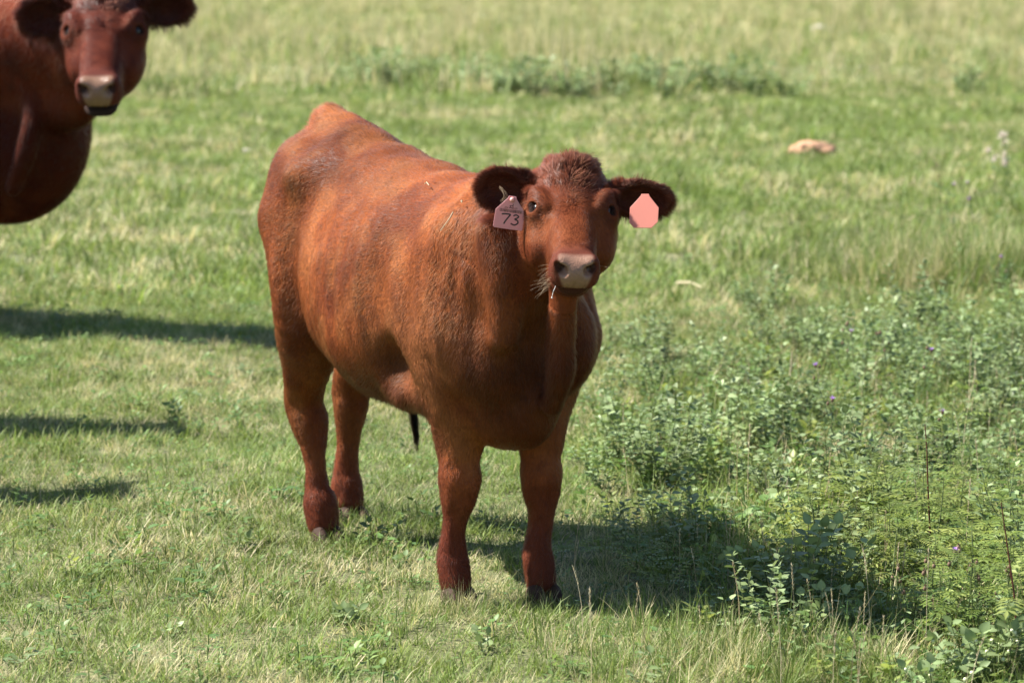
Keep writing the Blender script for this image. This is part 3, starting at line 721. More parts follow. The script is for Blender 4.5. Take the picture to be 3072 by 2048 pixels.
class MB:
    def __init__(s): s.v = []; s.f = []; s.t = []
    def add(s, v, f, t):
        n = len(s.v); s.v += [tuple(map(float, q)) for q in v]; s.f += [tuple(i+n for i in q) for q in f]; s.t += [t]*len(v) if not isinstance(t, list) else t
    def blade(s, p, az, L, w, lean, bend, straw, rnd, seg=3, twist=0.):
        """grass blade from p towards azimuth az"""
        d = np.array([math.cos(az), math.sin(az), 0]); side = np.array([-math.sin(az+twist), math.cos(az+twist), 0])
        v, t = [], []; q = np.array(p, float); ang = lean
        for i in range(seg+1):
            ww = w*(1-(i/seg)**1.7)*.5
            if i < seg: v += [q-side*ww, q+side*ww]; t += [(straw, rnd, i/seg, 1)]*2
            else: v.append(q.copy()); t.append((straw, rnd, 1, 1))
            q = q+(d*math.sin(ang)+np.array([0, 0, math.cos(ang)]))*L/seg; ang += bend/seg
        f = [(2*i, 2*i+1, 2*i+3, 2*i+2) for i in range(seg-1)]+[(2*seg-2, 2*seg-1, 2*seg)]
        s.add(v, f, t)
    def leaf(s, p, d, n, L, w, rnd, straw=0., shape=1.0, fold=.25, curl=.15, seg=3):
        """folded leaf along d with face normal n"""
        d = unit(d); n = unit(n-d*(n@d)); x = np.cross(d, n); v, t = [], []
        for i in range(seg+2):
            u_ = i/(seg+1); ww = w*.5*(math.sin(math.pi*u_**(.75/shape))**.8 if 0 < i < seg+1 else .03)
            c = p+d*L*u_-n*curl*L*u_*u_
            v += [c-x*ww+n*fold*ww, c, c+x*ww+n*fold*ww]; t += [(straw, rnd, .6, 1), (straw, min(1, rnd+.25), 1, 1), (straw, rnd, .6, 1)]
        f = []
        for i in range(seg+1): a = 3*i; f += [(a, a+1, a+4, a+3), (a+1, a+2, a+5, a+4)]
        s.add(v, f, t)
    def tube(s, pts, r0, r1, rnd=.5, straw=0., k=4):
        pts = [np.array(p, float) for p in pts]; n = len(pts); v = []
        for i, p in enumerate(pts):
            d = unit(pts[min(i+1, n-1)]-pts[max(i-1, 0)]); a = unit(np.cross(d, V(.3, .9, .1))); b = np.cross(d, a); r = r0+(r1-r0)*i/(n-1)
            for j in range(k): v.append(p+r*(a*math.cos(2*math.pi*j/k)+b*math.sin(2*math.pi*j/k)))
        f = [(i*k+j, i*k+(j+1) % k, (i+1)*k+(j+1) % k, (i+1)*k+j) for i in range(n-1) for j in range(k)]
        s.add(v, f, (straw, rnd, .5, 1))
    def ball(s, c, r, rnd=.5, straw=0., sq=1.0, nu=6, nv=4):
        v = [c+V(0, 0, r*sq)]
        for i in range(1, nv):
            for j in range(nu): a, b = math.pi*i/nv, 2*math.pi*j/nu; v.append(c+r*V(math.sin(a)*math.cos(b), math.sin(a)*math.sin(b), sq*math.cos(a)))
        v.append(c-V(0, 0, r*sq)); n = len(v)
        f = [(0, 1+j, 1+(j+1) % nu) for j in range(nu)]+[(1+i*nu+j, 1+(i+1)*nu+j, 1+(i+1)*nu+(j+1) % nu, 1+i*nu+(j+1) % nu) for i in range(nv-2) for j in range(nu)]+[(n-1, 1+(nv-2)*nu+(j+1) % nu, 1+(nv-2)*nu+j) for j in range(nu)]
        s.add(v, f, (straw, rnd, .5, 1))
    def mesh(s, name, mat, smooth=True):
        me = bpy.data.meshes.new(name); me.from_pydata(s.v, [], s.f); me.update()
        if smooth: me.polygons.foreach_set('use_smooth', [True]*len(me.polygons))
        a = me.attributes.new('tint', 'FLOAT_COLOR', 'POINT'); a.data.foreach_set('color', np.array(s.t, np.float32).ravel())
        me.materials.append(mat); return me
def link(name, me, parent=None, loc=None, **props):
    o = bpy.data.objects.new(name, me); sc.collection.objects.link(o)
    if parent: o.parent = parent
    if loc is not None: o.location = loc
    for k, v in props.items(): o[k] = v
    return o
def copy_tree(o, loc, rz, s, label=None, tilt=0.):
    c = o.copy(); sc.collection.objects.link(c); c.location = loc; c.rotation_euler = (tilt, 0, rz); c.scale = (s, s, s)
    if label: c['label'] = label
    for ch in o.children:
        d = ch.copy(); sc.collection.objects.link(d); d.parent = c
        for g in ch.children:
            e = g.copy(); sc.collection.objects.link(e); e.parent = d
    return c

M_grass = leafy_material('grass_blades', (.075, .120, .026), (.135, .195, .045), (.195, .255, .078), straw=(.40, .35, .21), rough=.55, trans=.30, spec=.22)
M_straw = leafy_material('dry_straw', (.30, .23, .13), (.42, .34, .21), (.52, .45, .31), rough=.6, trans=.2)
M_snow = leafy_material('snowberry_leaves', (.080, .130, .042), (.155, .212, .082), (.225, .285, .135), rough=.5, trans=.22, spec=.3)
M_pin = leafy_material('compound_leaves', (.085, .135, .028), (.15, .20, .045), (.25, .29, .085), rough=.45, trans=.38)
M_weed = leafy_material('small_herbs', (.055, .115, .030), (.095, .165, .045), (.15, .22, .07), rough=.5, trans=.3)
M_thistle = leafy_material('thistle_leaves', (.045, .095, .030), (.07, .125, .045), (.10, .16, .06), rough=.5, trans=.25)
def plain(name, c, rough=.6, noise=0, nscale=40):
    m, t, b = new_mat(name); b.inputs['Roughness'].default_value = rough; b.inputs['Base Color'].default_value = (*c, 1)
    if noise:
        tc = node(t, 'ShaderNodeTexCoord'); n = node(t, 'ShaderNodeTexNoise'); n.inputs['Scale'].default_value = nscale; n.inputs['Detail'].default_value = 6; t.links.new(tc.outputs['Object'], n.inputs['Vector'])
        c0 = tuple(v*(1-noise) for v in c); c1 = tuple(min(1, v*(1+noise)) for v in c); t.links.new(ramp(t, n.outputs[0], [(.3, c0), (.7, c1)]), b.inputs['Base Color'])
        bp = node(t, 'ShaderNodeBump'); bp.inputs['Distance'].default_value = .01; bp.inputs['Strength'].default_value = .7; t.links.new(n.outputs[0], bp.inputs['Height']); t.links.new(bp.outputs[0], b.inputs['Normal'])
    return m
M_stem = plain('green_stem', (.10, .13, .045)); M_redstem = plain('dark_red_stem', (.085, .018, .014), .45); M_twig = plain('grey_twig', (.20, .16, .12), .7)
M_berry = plain('pale_berries', (.62, .64, .38), .35); M_purple = plain('purple_petals', (.42, .22, .62), .6); M_brown = plain('brown_seed_heads', (.14, .085, .05), .8)
M_yellow = plain('yellow_leaf', (.50, .38, .05), .6)

# ground sheet: fine near the animals, coarse towards the horizon
def ground():
    ys = np.concatenate([np.arange(-6, 6, 1.), np.arange(6, 16, .10), np.arange(16, 40, .4), np.arange(40, 100, 2), np.array([110, 130, 160, 200, 260, 350, 500, 800])])
    tx = np.concatenate([-np.geomspace(1, 120, 18)[::-1], np.linspace(-1, 1, 61)[1:-1], np.geomspace(1, 120, 18)])
    X = np.tile(tx*3.6, (len(ys), 1))*np.maximum(1, ys[:, None]/14)**.6; Y = np.tile(ys[:, None], (1, len(tx)))
    Z = ground_z(X.ravel(), Y.ravel()); Z = np.where(Y.ravel() > 100, 0, Z)
    P = np.stack([X.ravel(), Y.ravel(), Z], 1); n = len(tx)
    i, j = np.meshgrid(np.arange(len(ys)-1), np.arange(n-1), indexing='ij'); a = (i*n+j).ravel()
    Q = np.stack([a, a+1, a+n+1, a+n], 1)
    m, t, b = new_mat('thatch_and_soil'); geo = node(t, 'ShaderNodeNewGeometry')
    n1 = node(t, 'ShaderNodeTexNoise'); n1.inputs['Scale'].default_value = 60; n1.inputs['Detail'].default_value = 8
    n2 = node(t, 'ShaderNodeTexNoise'); n2.inputs['Scale'].default_value = .8; n2.inputs['Detail'].default_value = 6
    n3 = node(t, 'ShaderNodeTexNoise'); n3.inputs['Scale'].default_value = 9; n3.inputs['Detail'].default_value = 8
    for q in (n1, n2, n3): t.links.new(geo.outputs['Position'], q.inputs['Vector'])
    c = ramp(t, n1.outputs[0], [(.32, (.045, .040, .018)), (.5, (.10, .115, .038)), (.66, (.20, .18, .085))])
    far = mixc(t, ramp(t, n2.outputs[0], [(.35, (0, 0, 0)), (.65, (1, 1, 1))]), (.14, .19, .055), (.22, .23, .09))
    far = mixc(t, maprange(t, n3.outputs[0], .35, .65), far, (.19, .20, .075))
    sp = node(t, 'ShaderNodeSeparateXYZ'); t.links.new(geo.outputs['Position'], sp.inputs[0])
    t.links.new(mixc(t, maprange(t, sp.outputs[1], 18, 60), c, far), b.inputs['Base Color']); b.inputs['Roughness'].default_value = .9
    bp = node(t, 'ShaderNodeBump'); bp.inputs['Distance'].default_value = .02; bp.inputs['Strength'].default_value = .8; t.links.new(n1.outputs[0], bp.inputs['Height']); t.links.new(bp.outputs[0], b.inputs['Normal'])
    return link('ground', mesh_from('ground', P, Q, m), kind='structure')
ground()

def herb_zone(x, y):
    """1 inside the patch of tall herbs on the right"""
    x = np.asarray(x, float); y = np.asarray(y, float)
    edge = np.interp(y, [6, 7.2, 7.7, 8.3, 9.3, 10.5, 11.6, 12.4, 13.2, 14, 17], [.95, .80, .62, .50, .42, .36, .36, .50, 1.0, 2.3, 4.5])
    p = np.stack([x, y, np.zeros_like(x)], 1)
    return sstep(-.22, .22, x-edge+(vnoise(p*2.2, 81)-.5)*.5)

def tuft(name, n, Lr, wr, spread, straw, lean=(.15, 1.0), bend=(.2, 1.3), mat=None, seed=0, seg=3):
    r = random.Random(seed); m = MB()
    for i in range(n):
        a = r.uniform(0, 2*math.pi); q = spread*math.sqrt(r.random()); p = (q*math.cos(a), q*math.sin(a), -.006)
        m.blade(p, a+r.gauss(0, .9), r.uniform(*Lr), r.uniform(*wr), r.uniform(*lean), r.uniform(*bend), straw if r.random() > .14 else straw+.4, r.random(), seg, r.uniform(-.6, .6))
    me = m.mesh(name, mat or M_grass); o = bpy.data.objects.new(name, me); return o
def small_herb(name, n, seed, mat, L=(.010, .020), h=(.01, .035)):
    r = random.Random(seed); m = MB()
    for i in range(n):
        a = r.uniform(0, 2*math.pi); q = r.uniform(.0, .025); z = r.uniform(*h); p = V(q*math.cos(a), q*math.sin(a), z)
        el = r.uniform(.0, .8); l = r.uniform(*L); m.leaf(p, V(math.cos(a)*math.cos(el), math.sin(a)*math.cos(el), math.sin(el)), V(0, 0, 1), l, l*r.uniform(.45, .75), r.random(), seg=2)
    m.tube([V(0, 0, -.005), V(0, 0, h[1])], .0012, .0008)
    return bpy.data.objects.new(name, m.mesh(name, mat))
def instance_object(name, pts, rot, scl, pick, sources, kind='stuff'):
    col = bpy.data.collections.new(name+'_sources')
    for i, o in enumerate(sources): o.name = '%s_%02d' % (name, i); col.objects.link(o)
    me = bpy.data.meshes.new(name); me.vertices.add(len(pts)); me.vertices.foreach_set('co', np.asarray(pts, np.float32).ravel())
    a = me.attributes.new('turn', 'FLOAT_VECTOR', 'POINT'); a.data.foreach_set('vector', np.asarray(rot, np.float32).ravel())
    a = me.attributes.new('size', 'FLOAT_VECTOR', 'POINT'); a.data.foreach_set('vector', np.asarray(scl, np.float32).ravel())
    a = me.attributes.new('pick', 'INT', 'POINT'); a.data.foreach_set('value', np.asarray(pick, np.int32))
    me.update(); o = link(name, me, kind=kind)
    ng = bpy.data.node_groups.new(name+'_nodes', 'GeometryNodeTree')
    ng.interface.new_socket('Geometry', in_out='INPUT', socket_type='NodeSocketGeometry'); ng.interface.new_socket('Geometry', in_out='OUTPUT', socket_type='NodeSocketGeometry')
    gi, go = ng.nodes.new('NodeGroupInput'), ng.nodes.new('NodeGroupOutput')
    mp = ng.nodes.new('GeometryNodeMeshToPoints'); iop = ng.nodes.new('GeometryNodeInstanceOnPoints'); ci = ng.nodes.new('GeometryNodeCollectionInfo')
    ci.inputs['Collection'].default_value = col; ci.inputs['Separate Children'].default_value = True; ci.inputs['Reset Children'].default_value = True
    def na(nm, ty): n = ng.nodes.new('GeometryNodeInputNamedAttribute'); n.data_type = ty; n.inputs[0].default_value = nm; return n.outputs[0]
    L_ = ng.links.new
    L_(gi.outputs[0], mp.inputs['Mesh']); L_(mp.outputs[0], iop.inputs['Points']); L_(ci.outputs[0], iop.inputs['Instance'])
    iop.inputs['Pick Instance'].default_value = True; L_(na('pick', 'INT'), iop.inputs['Instance Index'])
    L_(na('turn', 'FLOAT_VECTOR'), iop.inputs['Rotation']); L_(na('size', 'FLOAT_VECTOR'), iop.inputs['Scale']); L_(iop.outputs[0], go.inputs[0])
    md = o.modifiers.new('scatter', 'NODES'); md.node_group = ng
    return o
def field_points(n, y0, y1, r, margin=.6, power=1.0):
    """random ground points in the widening wedge the camera looks over"""
    u_ = r.random(n*2); y = (y0**2+(y1**2-y0**2)*u_)**.5 if power == 1 else y0*(y1/y0)**u_
    half = y*.158+margin; x = (r.random(n*2)*2-1)*half
    return x[:n], y[:n]

def build_grass():
    r = np.random.default_rng(11)
    # short grazed turf
    src = [tuft('t', 12, (.018, .050), (.0015, .0028), .022, .30, seed=1), tuft('t', 12, (.020, .060), (.0014, .0028), .026, .36, seed=2), tuft('t', 10, (.014, .040), (.0018, .0034), .020, .26, seed=3),
           tuft('t', 9, (.03, .075), (.0020, .0036), .016, .30, (.1, .8), seed=4), tuft('t', 9, (.02, .055), (.0011, .0022), .028, .70, (.6, 1.45), (-.2, .6), seed=5), small_herb('t', 8, 6, M_weed)]
    n = 108000; x, y = field_points(n, 6.0, 15.5, r, 1.7)
    hz = herb_zone(x, y); prob = 1-.45*hz; k = r.random(n) < prob; x, y, hz = x[k], y[k], hz[k]; n = len(x)
    p = np.stack([x, y, np.zeros(n)], 1); pn = vnoise(p*3.1, 91); z = ground_z(x, y)
    s = (.75+.65*r.random(n))*(.72+.62*pn)*(1+.5*hz)
    pick = r.choice(6, n, p=[.25, .22, .15, .10, .24, .04])
    rot = np.stack([r.normal(0, .14, n), r.normal(0, .14, n), r.random(n)*6.283], 1)
    instance_object('grass', np.stack([x, y, z], 1), rot, np.stack([s*1.1, s*1.1, s], 1), pick, src)
    # middle distance
    src = [tuft('t', 14, (.03, .085), (.004, .0075), .05, .30, seed=11), tuft('t', 12, (.04, .11), (.004, .0075), .05, .36, seed=12), tuft('t', 12, (.03, .08), (.004, .007), .06, .42, (.4, 1.3), seed=13), tuft('t', 12, (.07, .15), (.004, .008), .05, .32, (.1, .7), seed=14)]
    n = 68000; x, y = field_points(n, 14.5, 34, r, 2.8); p = np.stack([x, y, np.zeros(n)], 1); pn = vnoise(p*V(1.1, .8, 1), 92)
    s = (.7+.7*r.random(n))*(.55+.85*pn); pick = r.choice(4, n, p=[.36, .32, .22, .10])
    rot = np.stack([r.normal(0, .15, n), r.normal(0, .15, n), r.random(n)*6.283], 1)
    instance_object('distant_grass', np.stack([x, y, ground_z(x, y)], 1), rot, np.stack([s*1.2, s*1.2, s], 1), pick, src)
    # far meadow with pale seeding grasses
    src = [tuft('t', 14, (.06, .20), (.010, .018), .12, .24, seed=21), tuft('t', 14, (.10, .32), (.008, .014), .10, .44, (.05, .5), (0, .6), seed=22), tuft('t', 12, (.08, .22), (.010, .018), .14, .22, (.3, 1.1), seed=23), tuft('t', 10, (.28, .60), (.006, .010), .12, .75, (.02, .3), (0, .5), seed=24)]
    n = 56000; x, y = field_points(n, 31, 105, r, 6.); p = np.stack([x, y, np.zeros(n)], 1); pn = vnoise(p*V(.35, .22, 1), 93)
    s = (.6+.7*r.random(n))*(.5+.9*pn); pick = r.choice(4, n, p=[.34, .28, .28, .10])
    rot = np.stack([r.normal(0, .12, n), r.normal(0, .12, n), r.random(n)*6.283], 1)
    instance_object('meadow_grass', np.stack([x, y, ground_z(x, y)], 1), rot, np.stack([s*1.2, s*1.2, s], 1), pick, src)
    # long rough grass among the herbs and in scattered clumps
    src = [tuft('t', 16, (.08, .20), (.0018, .0036), .03, .30, (.05, .7), (.1, 1.0), seed=31, seg=4), tuft('t', 12, (.08, .22), (.0014, .0026), .03, .74, (.05, .8), (.0, .9), seed=32, seg=4), tuft('t', 18, (.06, .14), (.002, .004), .03, .26, (.1, .8), (.1, 1.), seed=33, seg=4)]
    X, Y, S_ = [], [], []
    x, y = field_points(14000, 6.4, 17, r, 1.5); hz = herb_zone(x, y); k = r.random(len(x)) < hz*.42+.004
    X.append(x[k]); Y.append(y[k]); S_.append((.55+.6*r.random(k.sum()))*np.where(hz[k] > .3, 1, .55))
    for (px, py, n, sp, s0) in ((1040, 1395, 44, .05, .50), (1075, 1388, 22, .03, .45), (1235, 1382, 44, .05, .50), (745, 1252, 22, .05, .40), (800, 1200, 22, .05, .40), (1650, 1490, 90, .20, .8), (1800, 1550, 100, .18, .9), (1500, 1450, 60, .22, .55), (1950, 1560, 60, .12, .7), (2060, 1575, 40, .10, .7), (1330, 1500, 60, .3, .5), (2250, 660, 420, .30, 2.1), (2200, 620, 200, .5, 1.5), (2100, 570, 110, .5, 1.1),
                               (1330, 128, 420, .55, 2.6), (1270, 95, 160, .7, 2.0), (780, 100, 60, 1.2, 1.6), (440, 95, 50, 1.0, 2.0), (1080, 310, 80, .8, 1.0), (880, 215, 70, 1.2, 1.3), (990, 230, 80, 1.5, 1.3), (960, 250, 60, .8, 1.2), (2250, 180, 70, .5, 2.5), (390, 770, 50, .12, .7), (1000, 1200, 40, .15, .6)):
        g = on_ground(px, py); X.append(g[0]+r.normal(0, sp, n)); Y.append(g[1]+r.normal(0, sp*.8, n)); S_.append(s0*(.5+.6*r.random(n)))
    x, y, s = map(np.concatenate, (X, Y, S_)); n = len(x)
    rot = np.stack([r.normal(0, .15, n), r.normal(0, .15, n), r.random(n)*6.283], 1)
    instance_object('long_grass', np.stack([x, y, ground_z(x, y)], 1), rot, np.stack([s, s, s], 1), r.choice(3, n, p=[.4, .25, .35]), src)
    # low leafy ground cover between the herbs
    src = [small_herb('t', 16, 41, M_weed, (.014, .026), (.01, .07)), small_herb('t', 16, 42, M_snow, (.016, .028), (.01, .08)), small_herb('t', 14, 43, M_pin, (.014, .030), (.01, .06)), small_herb('t', 12, 44, M_weed, (.008, .016), (.02, .09))]
    x, y = field_points(40000, 6.4, 17, r, 1.5); hz = herb_zone(x, y); k = r.random(len(x)) < hz*np.interp(y, [10, 11.5], [.42, .26])+.004; x, y = x[k], y[k]; n = len(x)
    s = .7+.7*r.random(n); rot = np.stack([r.normal(0, .2, n), r.normal(0, .2, n), r.random(n)*6.283], 1)
    instance_object('undergrowth', np.stack([x, y, ground_z(x, y)], 1), rot, np.stack([s, s, s], 1), r.choice(4, n, p=[.32, .26, .2, .22]), src)
build_grass()
# ---------------------------------------------------------------- single plants
def thing(name, label, cat, loc, group=None):
    o = bpy.data.objects.new(name, None); sc.collection.objects.link(o); o.location = tuple(map(float, loc)); o.empty_display_size = .05
    o['label'] = label; o['category'] = cat
    if group: o['group'] = group
    return o
def one_leaf_mesh(name, mat, L, w, **kw):
    m = MB(); m.leaf(V(0, 0, 0), V(1, 0, 0), V(0, 0, 1), L, w, .5, seg=3, **kw); return m.mesh(name, mat)
SNOW_LEAVES = None
def frame_matrix(p, d, n, s):
    d = unit(d); n = unit(n-d*(n@d)); y = np.cross(n, d)
    return Matrix(((d[0]*s, y[0]*s, n[0]*s, p[0]), (d[1]*s, y[1]*s, n[1]*s, p[1]), (d[2]*s, y[2]*s, n[2]*s, p[2]), (0, 0, 0, 1)))
def snowberry(seed, H, stems, L, label, berries=0, single=False, group=None, spread=.6, loc=(0, 0, 0)):
    """low shrub with opposite oval leaves; single: every leaf an object of its own"""
    global SNOW_LEAVES
    r = random.Random(seed); t = thing('snowberry_shrub', label, 'shrub', loc, group)
    sm, lm, bm = MB(), MB(), []; leaves = []
    for i in range(stems):
        az = r.uniform(0, 6.28); q = np.array([math.cos(az), math.sin(az), 0])*r.uniform(0, .03); d = unit(V(math.cos(az)*spread*r.uniform(.2, 1), math.sin(az)*spread*r.uniform(.2, 1), 1))
        h = H*r.uniform(.65, 1.1); k = max(3, int(h/(L*.62))); pts = [q]
        for j in range(k): d = unit(d+V(r.gauss(0, .10), r.gauss(0, .10), .03)); pts.append(pts[-1]+d*h/k)
        sm.tube(pts, .0022, .0009, r.random(), .2)
        for j in range(1, k+1):
            a = r.uniform(0, 3.14) if j % 2 else a+1.57
            for s_ in (0, math.pi):
                l = L*r.uniform(.65, 1.15)*(.75 if j > k-1 else 1); el = r.uniform(.05, .7)
                dd = V(math.cos(a+s_)*math.cos(el), math.sin(a+s_)*math.cos(el), math.sin(el)); nn = unit(V(r.gauss(0, .35), r.gauss(0, .35), 1))
                leaves.append((pts[j]+dd*.004, dd, nn, l, r.random()))
            if j == k: leaves.append((pts[j], unit(d+V(r.gauss(0, .3), r.gauss(0, .3), 0)), unit(V(r.gauss(0, .5), -1, .5)), L*.8, r.random()))
        for b in range(berries if r.random() < .8 else 0):
            c = pts[r.randint(max(1, k-3), k)]+V(r.gauss(0, .006), r.gauss(0, .006), r.gauss(0, .004)); bb = MB(); bb.ball(c, r.uniform(.0035, .0055), nu=8, nv=5); bm.append(bb.mesh('berry', M_berry))
    link('stem', sm.mesh('stem', M_stem), t)
    if single:
        if SNOW_LEAVES is None: SNOW_LEAVES = [one_leaf_mesh('leaf', M_snow, 1., w_, fold=f_, curl=c_) for w_, f_, c_ in ((.68, .22, .12), (.74, .10, .22), (.60, .35, .05), (.80, .18, .16))]
        for p, d, n, l, q in leaves:
            o = link('leaf', SNOW_LEAVES[int(q*3.99)], t); o.matrix_local = frame_matrix(p, d, n, l)
    else:
        for p, d, n, l, q in leaves: lm.leaf(p, d, n, l, l*(.58+.2*q), q, seg=2, fold=.2)
        link('foliage', lm.mesh('foliage', M_snow), t)
    for me_ in bm: link('berry', me_, t)
    return t
def pinnate(seed, H, n_leaf, L, label, red=False, yellow=.1, group=None, single=False):
    """upright plant with feather-shaped compound leaves"""
    r = random.Random(seed); t = thing('compound_leaf_plant', label, 'plant', (0, 0, 0), group)
    sm, lm = MB(), MB(); d = unit(V(r.gauss(0, .12), r.gauss(0, .12), 1)); pts = [V(0, 0, 0)]; k = 6
    for j in range(k): d = unit(d+V(r.gauss(0, .06), r.gauss(0, .06), .05)); pts.append(pts[-1]+d*H/k)
    sm.tube(pts, .0034 if red else .002, .0012, .5)
    for i in range(n_leaf):
        f = .25+.75*(i+.5)/n_leaf; j = f*k; p = pts[int(j)]+(pts[min(k, int(j)+1)]-pts[int(j)])*(j-int(j))
        az = i*2.4+r.uniform(-.4, .4); el = r.uniform(.3, .9); l = L*r.uniform(.7, 1.15)*(1-.25*(f > .85)); q = V(*p); dd = V(math.cos(az)*math.cos(el), math.sin(az)*math.cos(el), math.sin(el))
        pairs = r.randint(5, 7); rp = [q]; st = .45 if r.random() < yellow else 0; rn = r.random()
        for a in range(pairs+1):
            dd = unit(dd+V(0, 0, -.10)); q = q+dd*l/(pairs+1); rp.append(q); side = unit(np.cross(dd, V(0, 0, 1))); up = np.cross(side, dd)
            if a >= 1:
                for s_ in (-1, 1): lm.leaf(q, unit(side*s_+dd*.45+V(0, 0, -.05)), up, l*.27*(1-.35*abs(a/pairs-.5)), l*.085, min(1, max(0, rn+r.gauss(0, .15))), st, seg=1, fold=.25)
        lm.leaf(q, dd, up, l*.26, l*.085, rn, st, seg=1); lm.tube(rp, .0009, .0005, .6, 0, k=3)
    link('stem', sm.mesh('stem', M_redstem if red else M_stem), t); link('foliage', lm.mesh('foliage', M_pin), t); return t
def thistle(seed, H, heads, label, flower=1, fluff=0, group=None):
    r = random.Random(seed); t = thing('thistle', label, 'thistle', (0, 0, 0), group); sm, lm = MB(), MB()
    pts = [V(0, 0, 0)]; d = V(r.gauss(0, .1), r.gauss(0, .1), 1)
    for j in range(6): d = unit(d+V(r.gauss(0, .06), r.gauss(0, .06), 0)); pts.append(pts[-1]+d*H/6)
    sm.tube(pts, .002, .001, .4); tips = [pts[-1]]
    for i in range(heads-1):
        b = pts[r.randint(3, 5)]; az = r.uniform(0, 6.28); e = b+V(math.cos(az)*.4, math.sin(az)*.4, .9)*H*r.uniform(.15, .35); sm.tube([b, (b+e)/2+V(math.cos(az), math.sin(az), 0)*.006, e], .0012, .0008, .4); tips.append(e)
    for j in range(1, 6):
        for q in range(3):
            az = r.uniform(0, 6.28); l = H*.16*r.uniform(.7, 1.3); dd = V(math.cos(az), math.sin(az), .5)
            for a in range(3): lm.leaf(pts[j]+unit(dd)*l*.25*a, unit(dd+V(r.gauss(0, .5), r.gauss(0, .5), r.gauss(0, .3))), V(0, 0, 1), l*.7, l*.16, r.random(), seg=1, fold=.5)
    link('stem', sm.mesh('stem', M_stem), t); link('foliage', lm.mesh('foliage', M_thistle), t)
    for i, e in enumerate(tips):
        hm = MB()
        if i < flower:
            hm.ball(e, .0055, sq=1.2); link('bud', hm.mesh('bud', M_brown), t); pm = MB()
            for a in range(26): az = a*2.4; el = .35+.9*r.random(); dd = V(math.cos(az)*math.cos(el), math.sin(az)*math.cos(el), math.sin(el)); pm.leaf(e+V(0, 0, .003), dd, V(0, 0, 1)+dd*.1, r.uniform(.010, .015), .0022, .5, seg=1)
            link('flower', pm.mesh('flower', M_purple), t)
        elif i < flower+fluff:
            for a in range(40): az = a*2.4; el = r.uniform(-.4, 1.5); dd = V(math.cos(az)*math.cos(el), math.sin(az)*math.cos(el), math.sin(el)); hm.leaf(e, dd, V(.1, 0, 1), r.uniform(.022, .045), .006, .5, seg=1)
            link('seed_head', hm.mesh('seed_head', M_fluff), t)
        else:
            hm.ball(e, .0048, sq=1.3)
            for a in range(8): az = a*.8; hm.leaf(e+V(0, 0, .004), V(math.cos(az)*.5, math.sin(az)*.5, 1), V(math.cos(az), math.sin(az), 0), .007, .002, .4, seg=1)
            link('seed_head', hm.mesh('seed_head', M_brown), t)
    return t
M_fluff = plain('pale_fluff', (.62, .54, .48), .9)
def stalk(seed, H, label, group=None, loc=(0, 0, 0), bend=(.25, 0), dense=1.0, loose=False):
    """dry flowering grass stalk with a seed head"""
    r = random.Random(seed); t = thing('grass_stalk', label, 'grass stalk', loc, group); sm, hm = MB(), MB()
    pts = [V(0, 0, 0)]; k = 8
    for j in range(k): a = (j/k)**1.3; d = unit(V(bend[0]*a+r.gauss(0, .02), bend[1]*a+r.gauss(0, .02), 1)); pts.append(pts[-1]+d*H/k)
    sm.tube(pts, .0011, .0005, r.random(), .9, k=3)
    n = int(14*dense)
    for i in range(n):
        f = (k-2.2+2.2*i/n); p = pts[int(f)]+(pts[min(k, int(f)+1)]-pts[int(f)])*(f-int(f)); az = i*2.5; d = unit(V(math.cos(az)*(.9 if loose else .28), math.sin(az)*(.9 if loose else .28), 1 if not loose else .5)); l = H*.045*r.uniform(.8, 1.3)
        if loose: q = p+d*l*1.2; hm.tube([p, q], .0004, .0003, .5, .9, k=3); p = q
        hm.leaf(p, d, V(math.cos(az+1.5), math.sin(az+1.5), 0), l, .0026, r.random(), .9, seg=1, fold=.6)
    link('stem', sm.mesh('stem', M_straw), t); link('seed_head', hm.mesh('seed_head', M_straw), t); return t

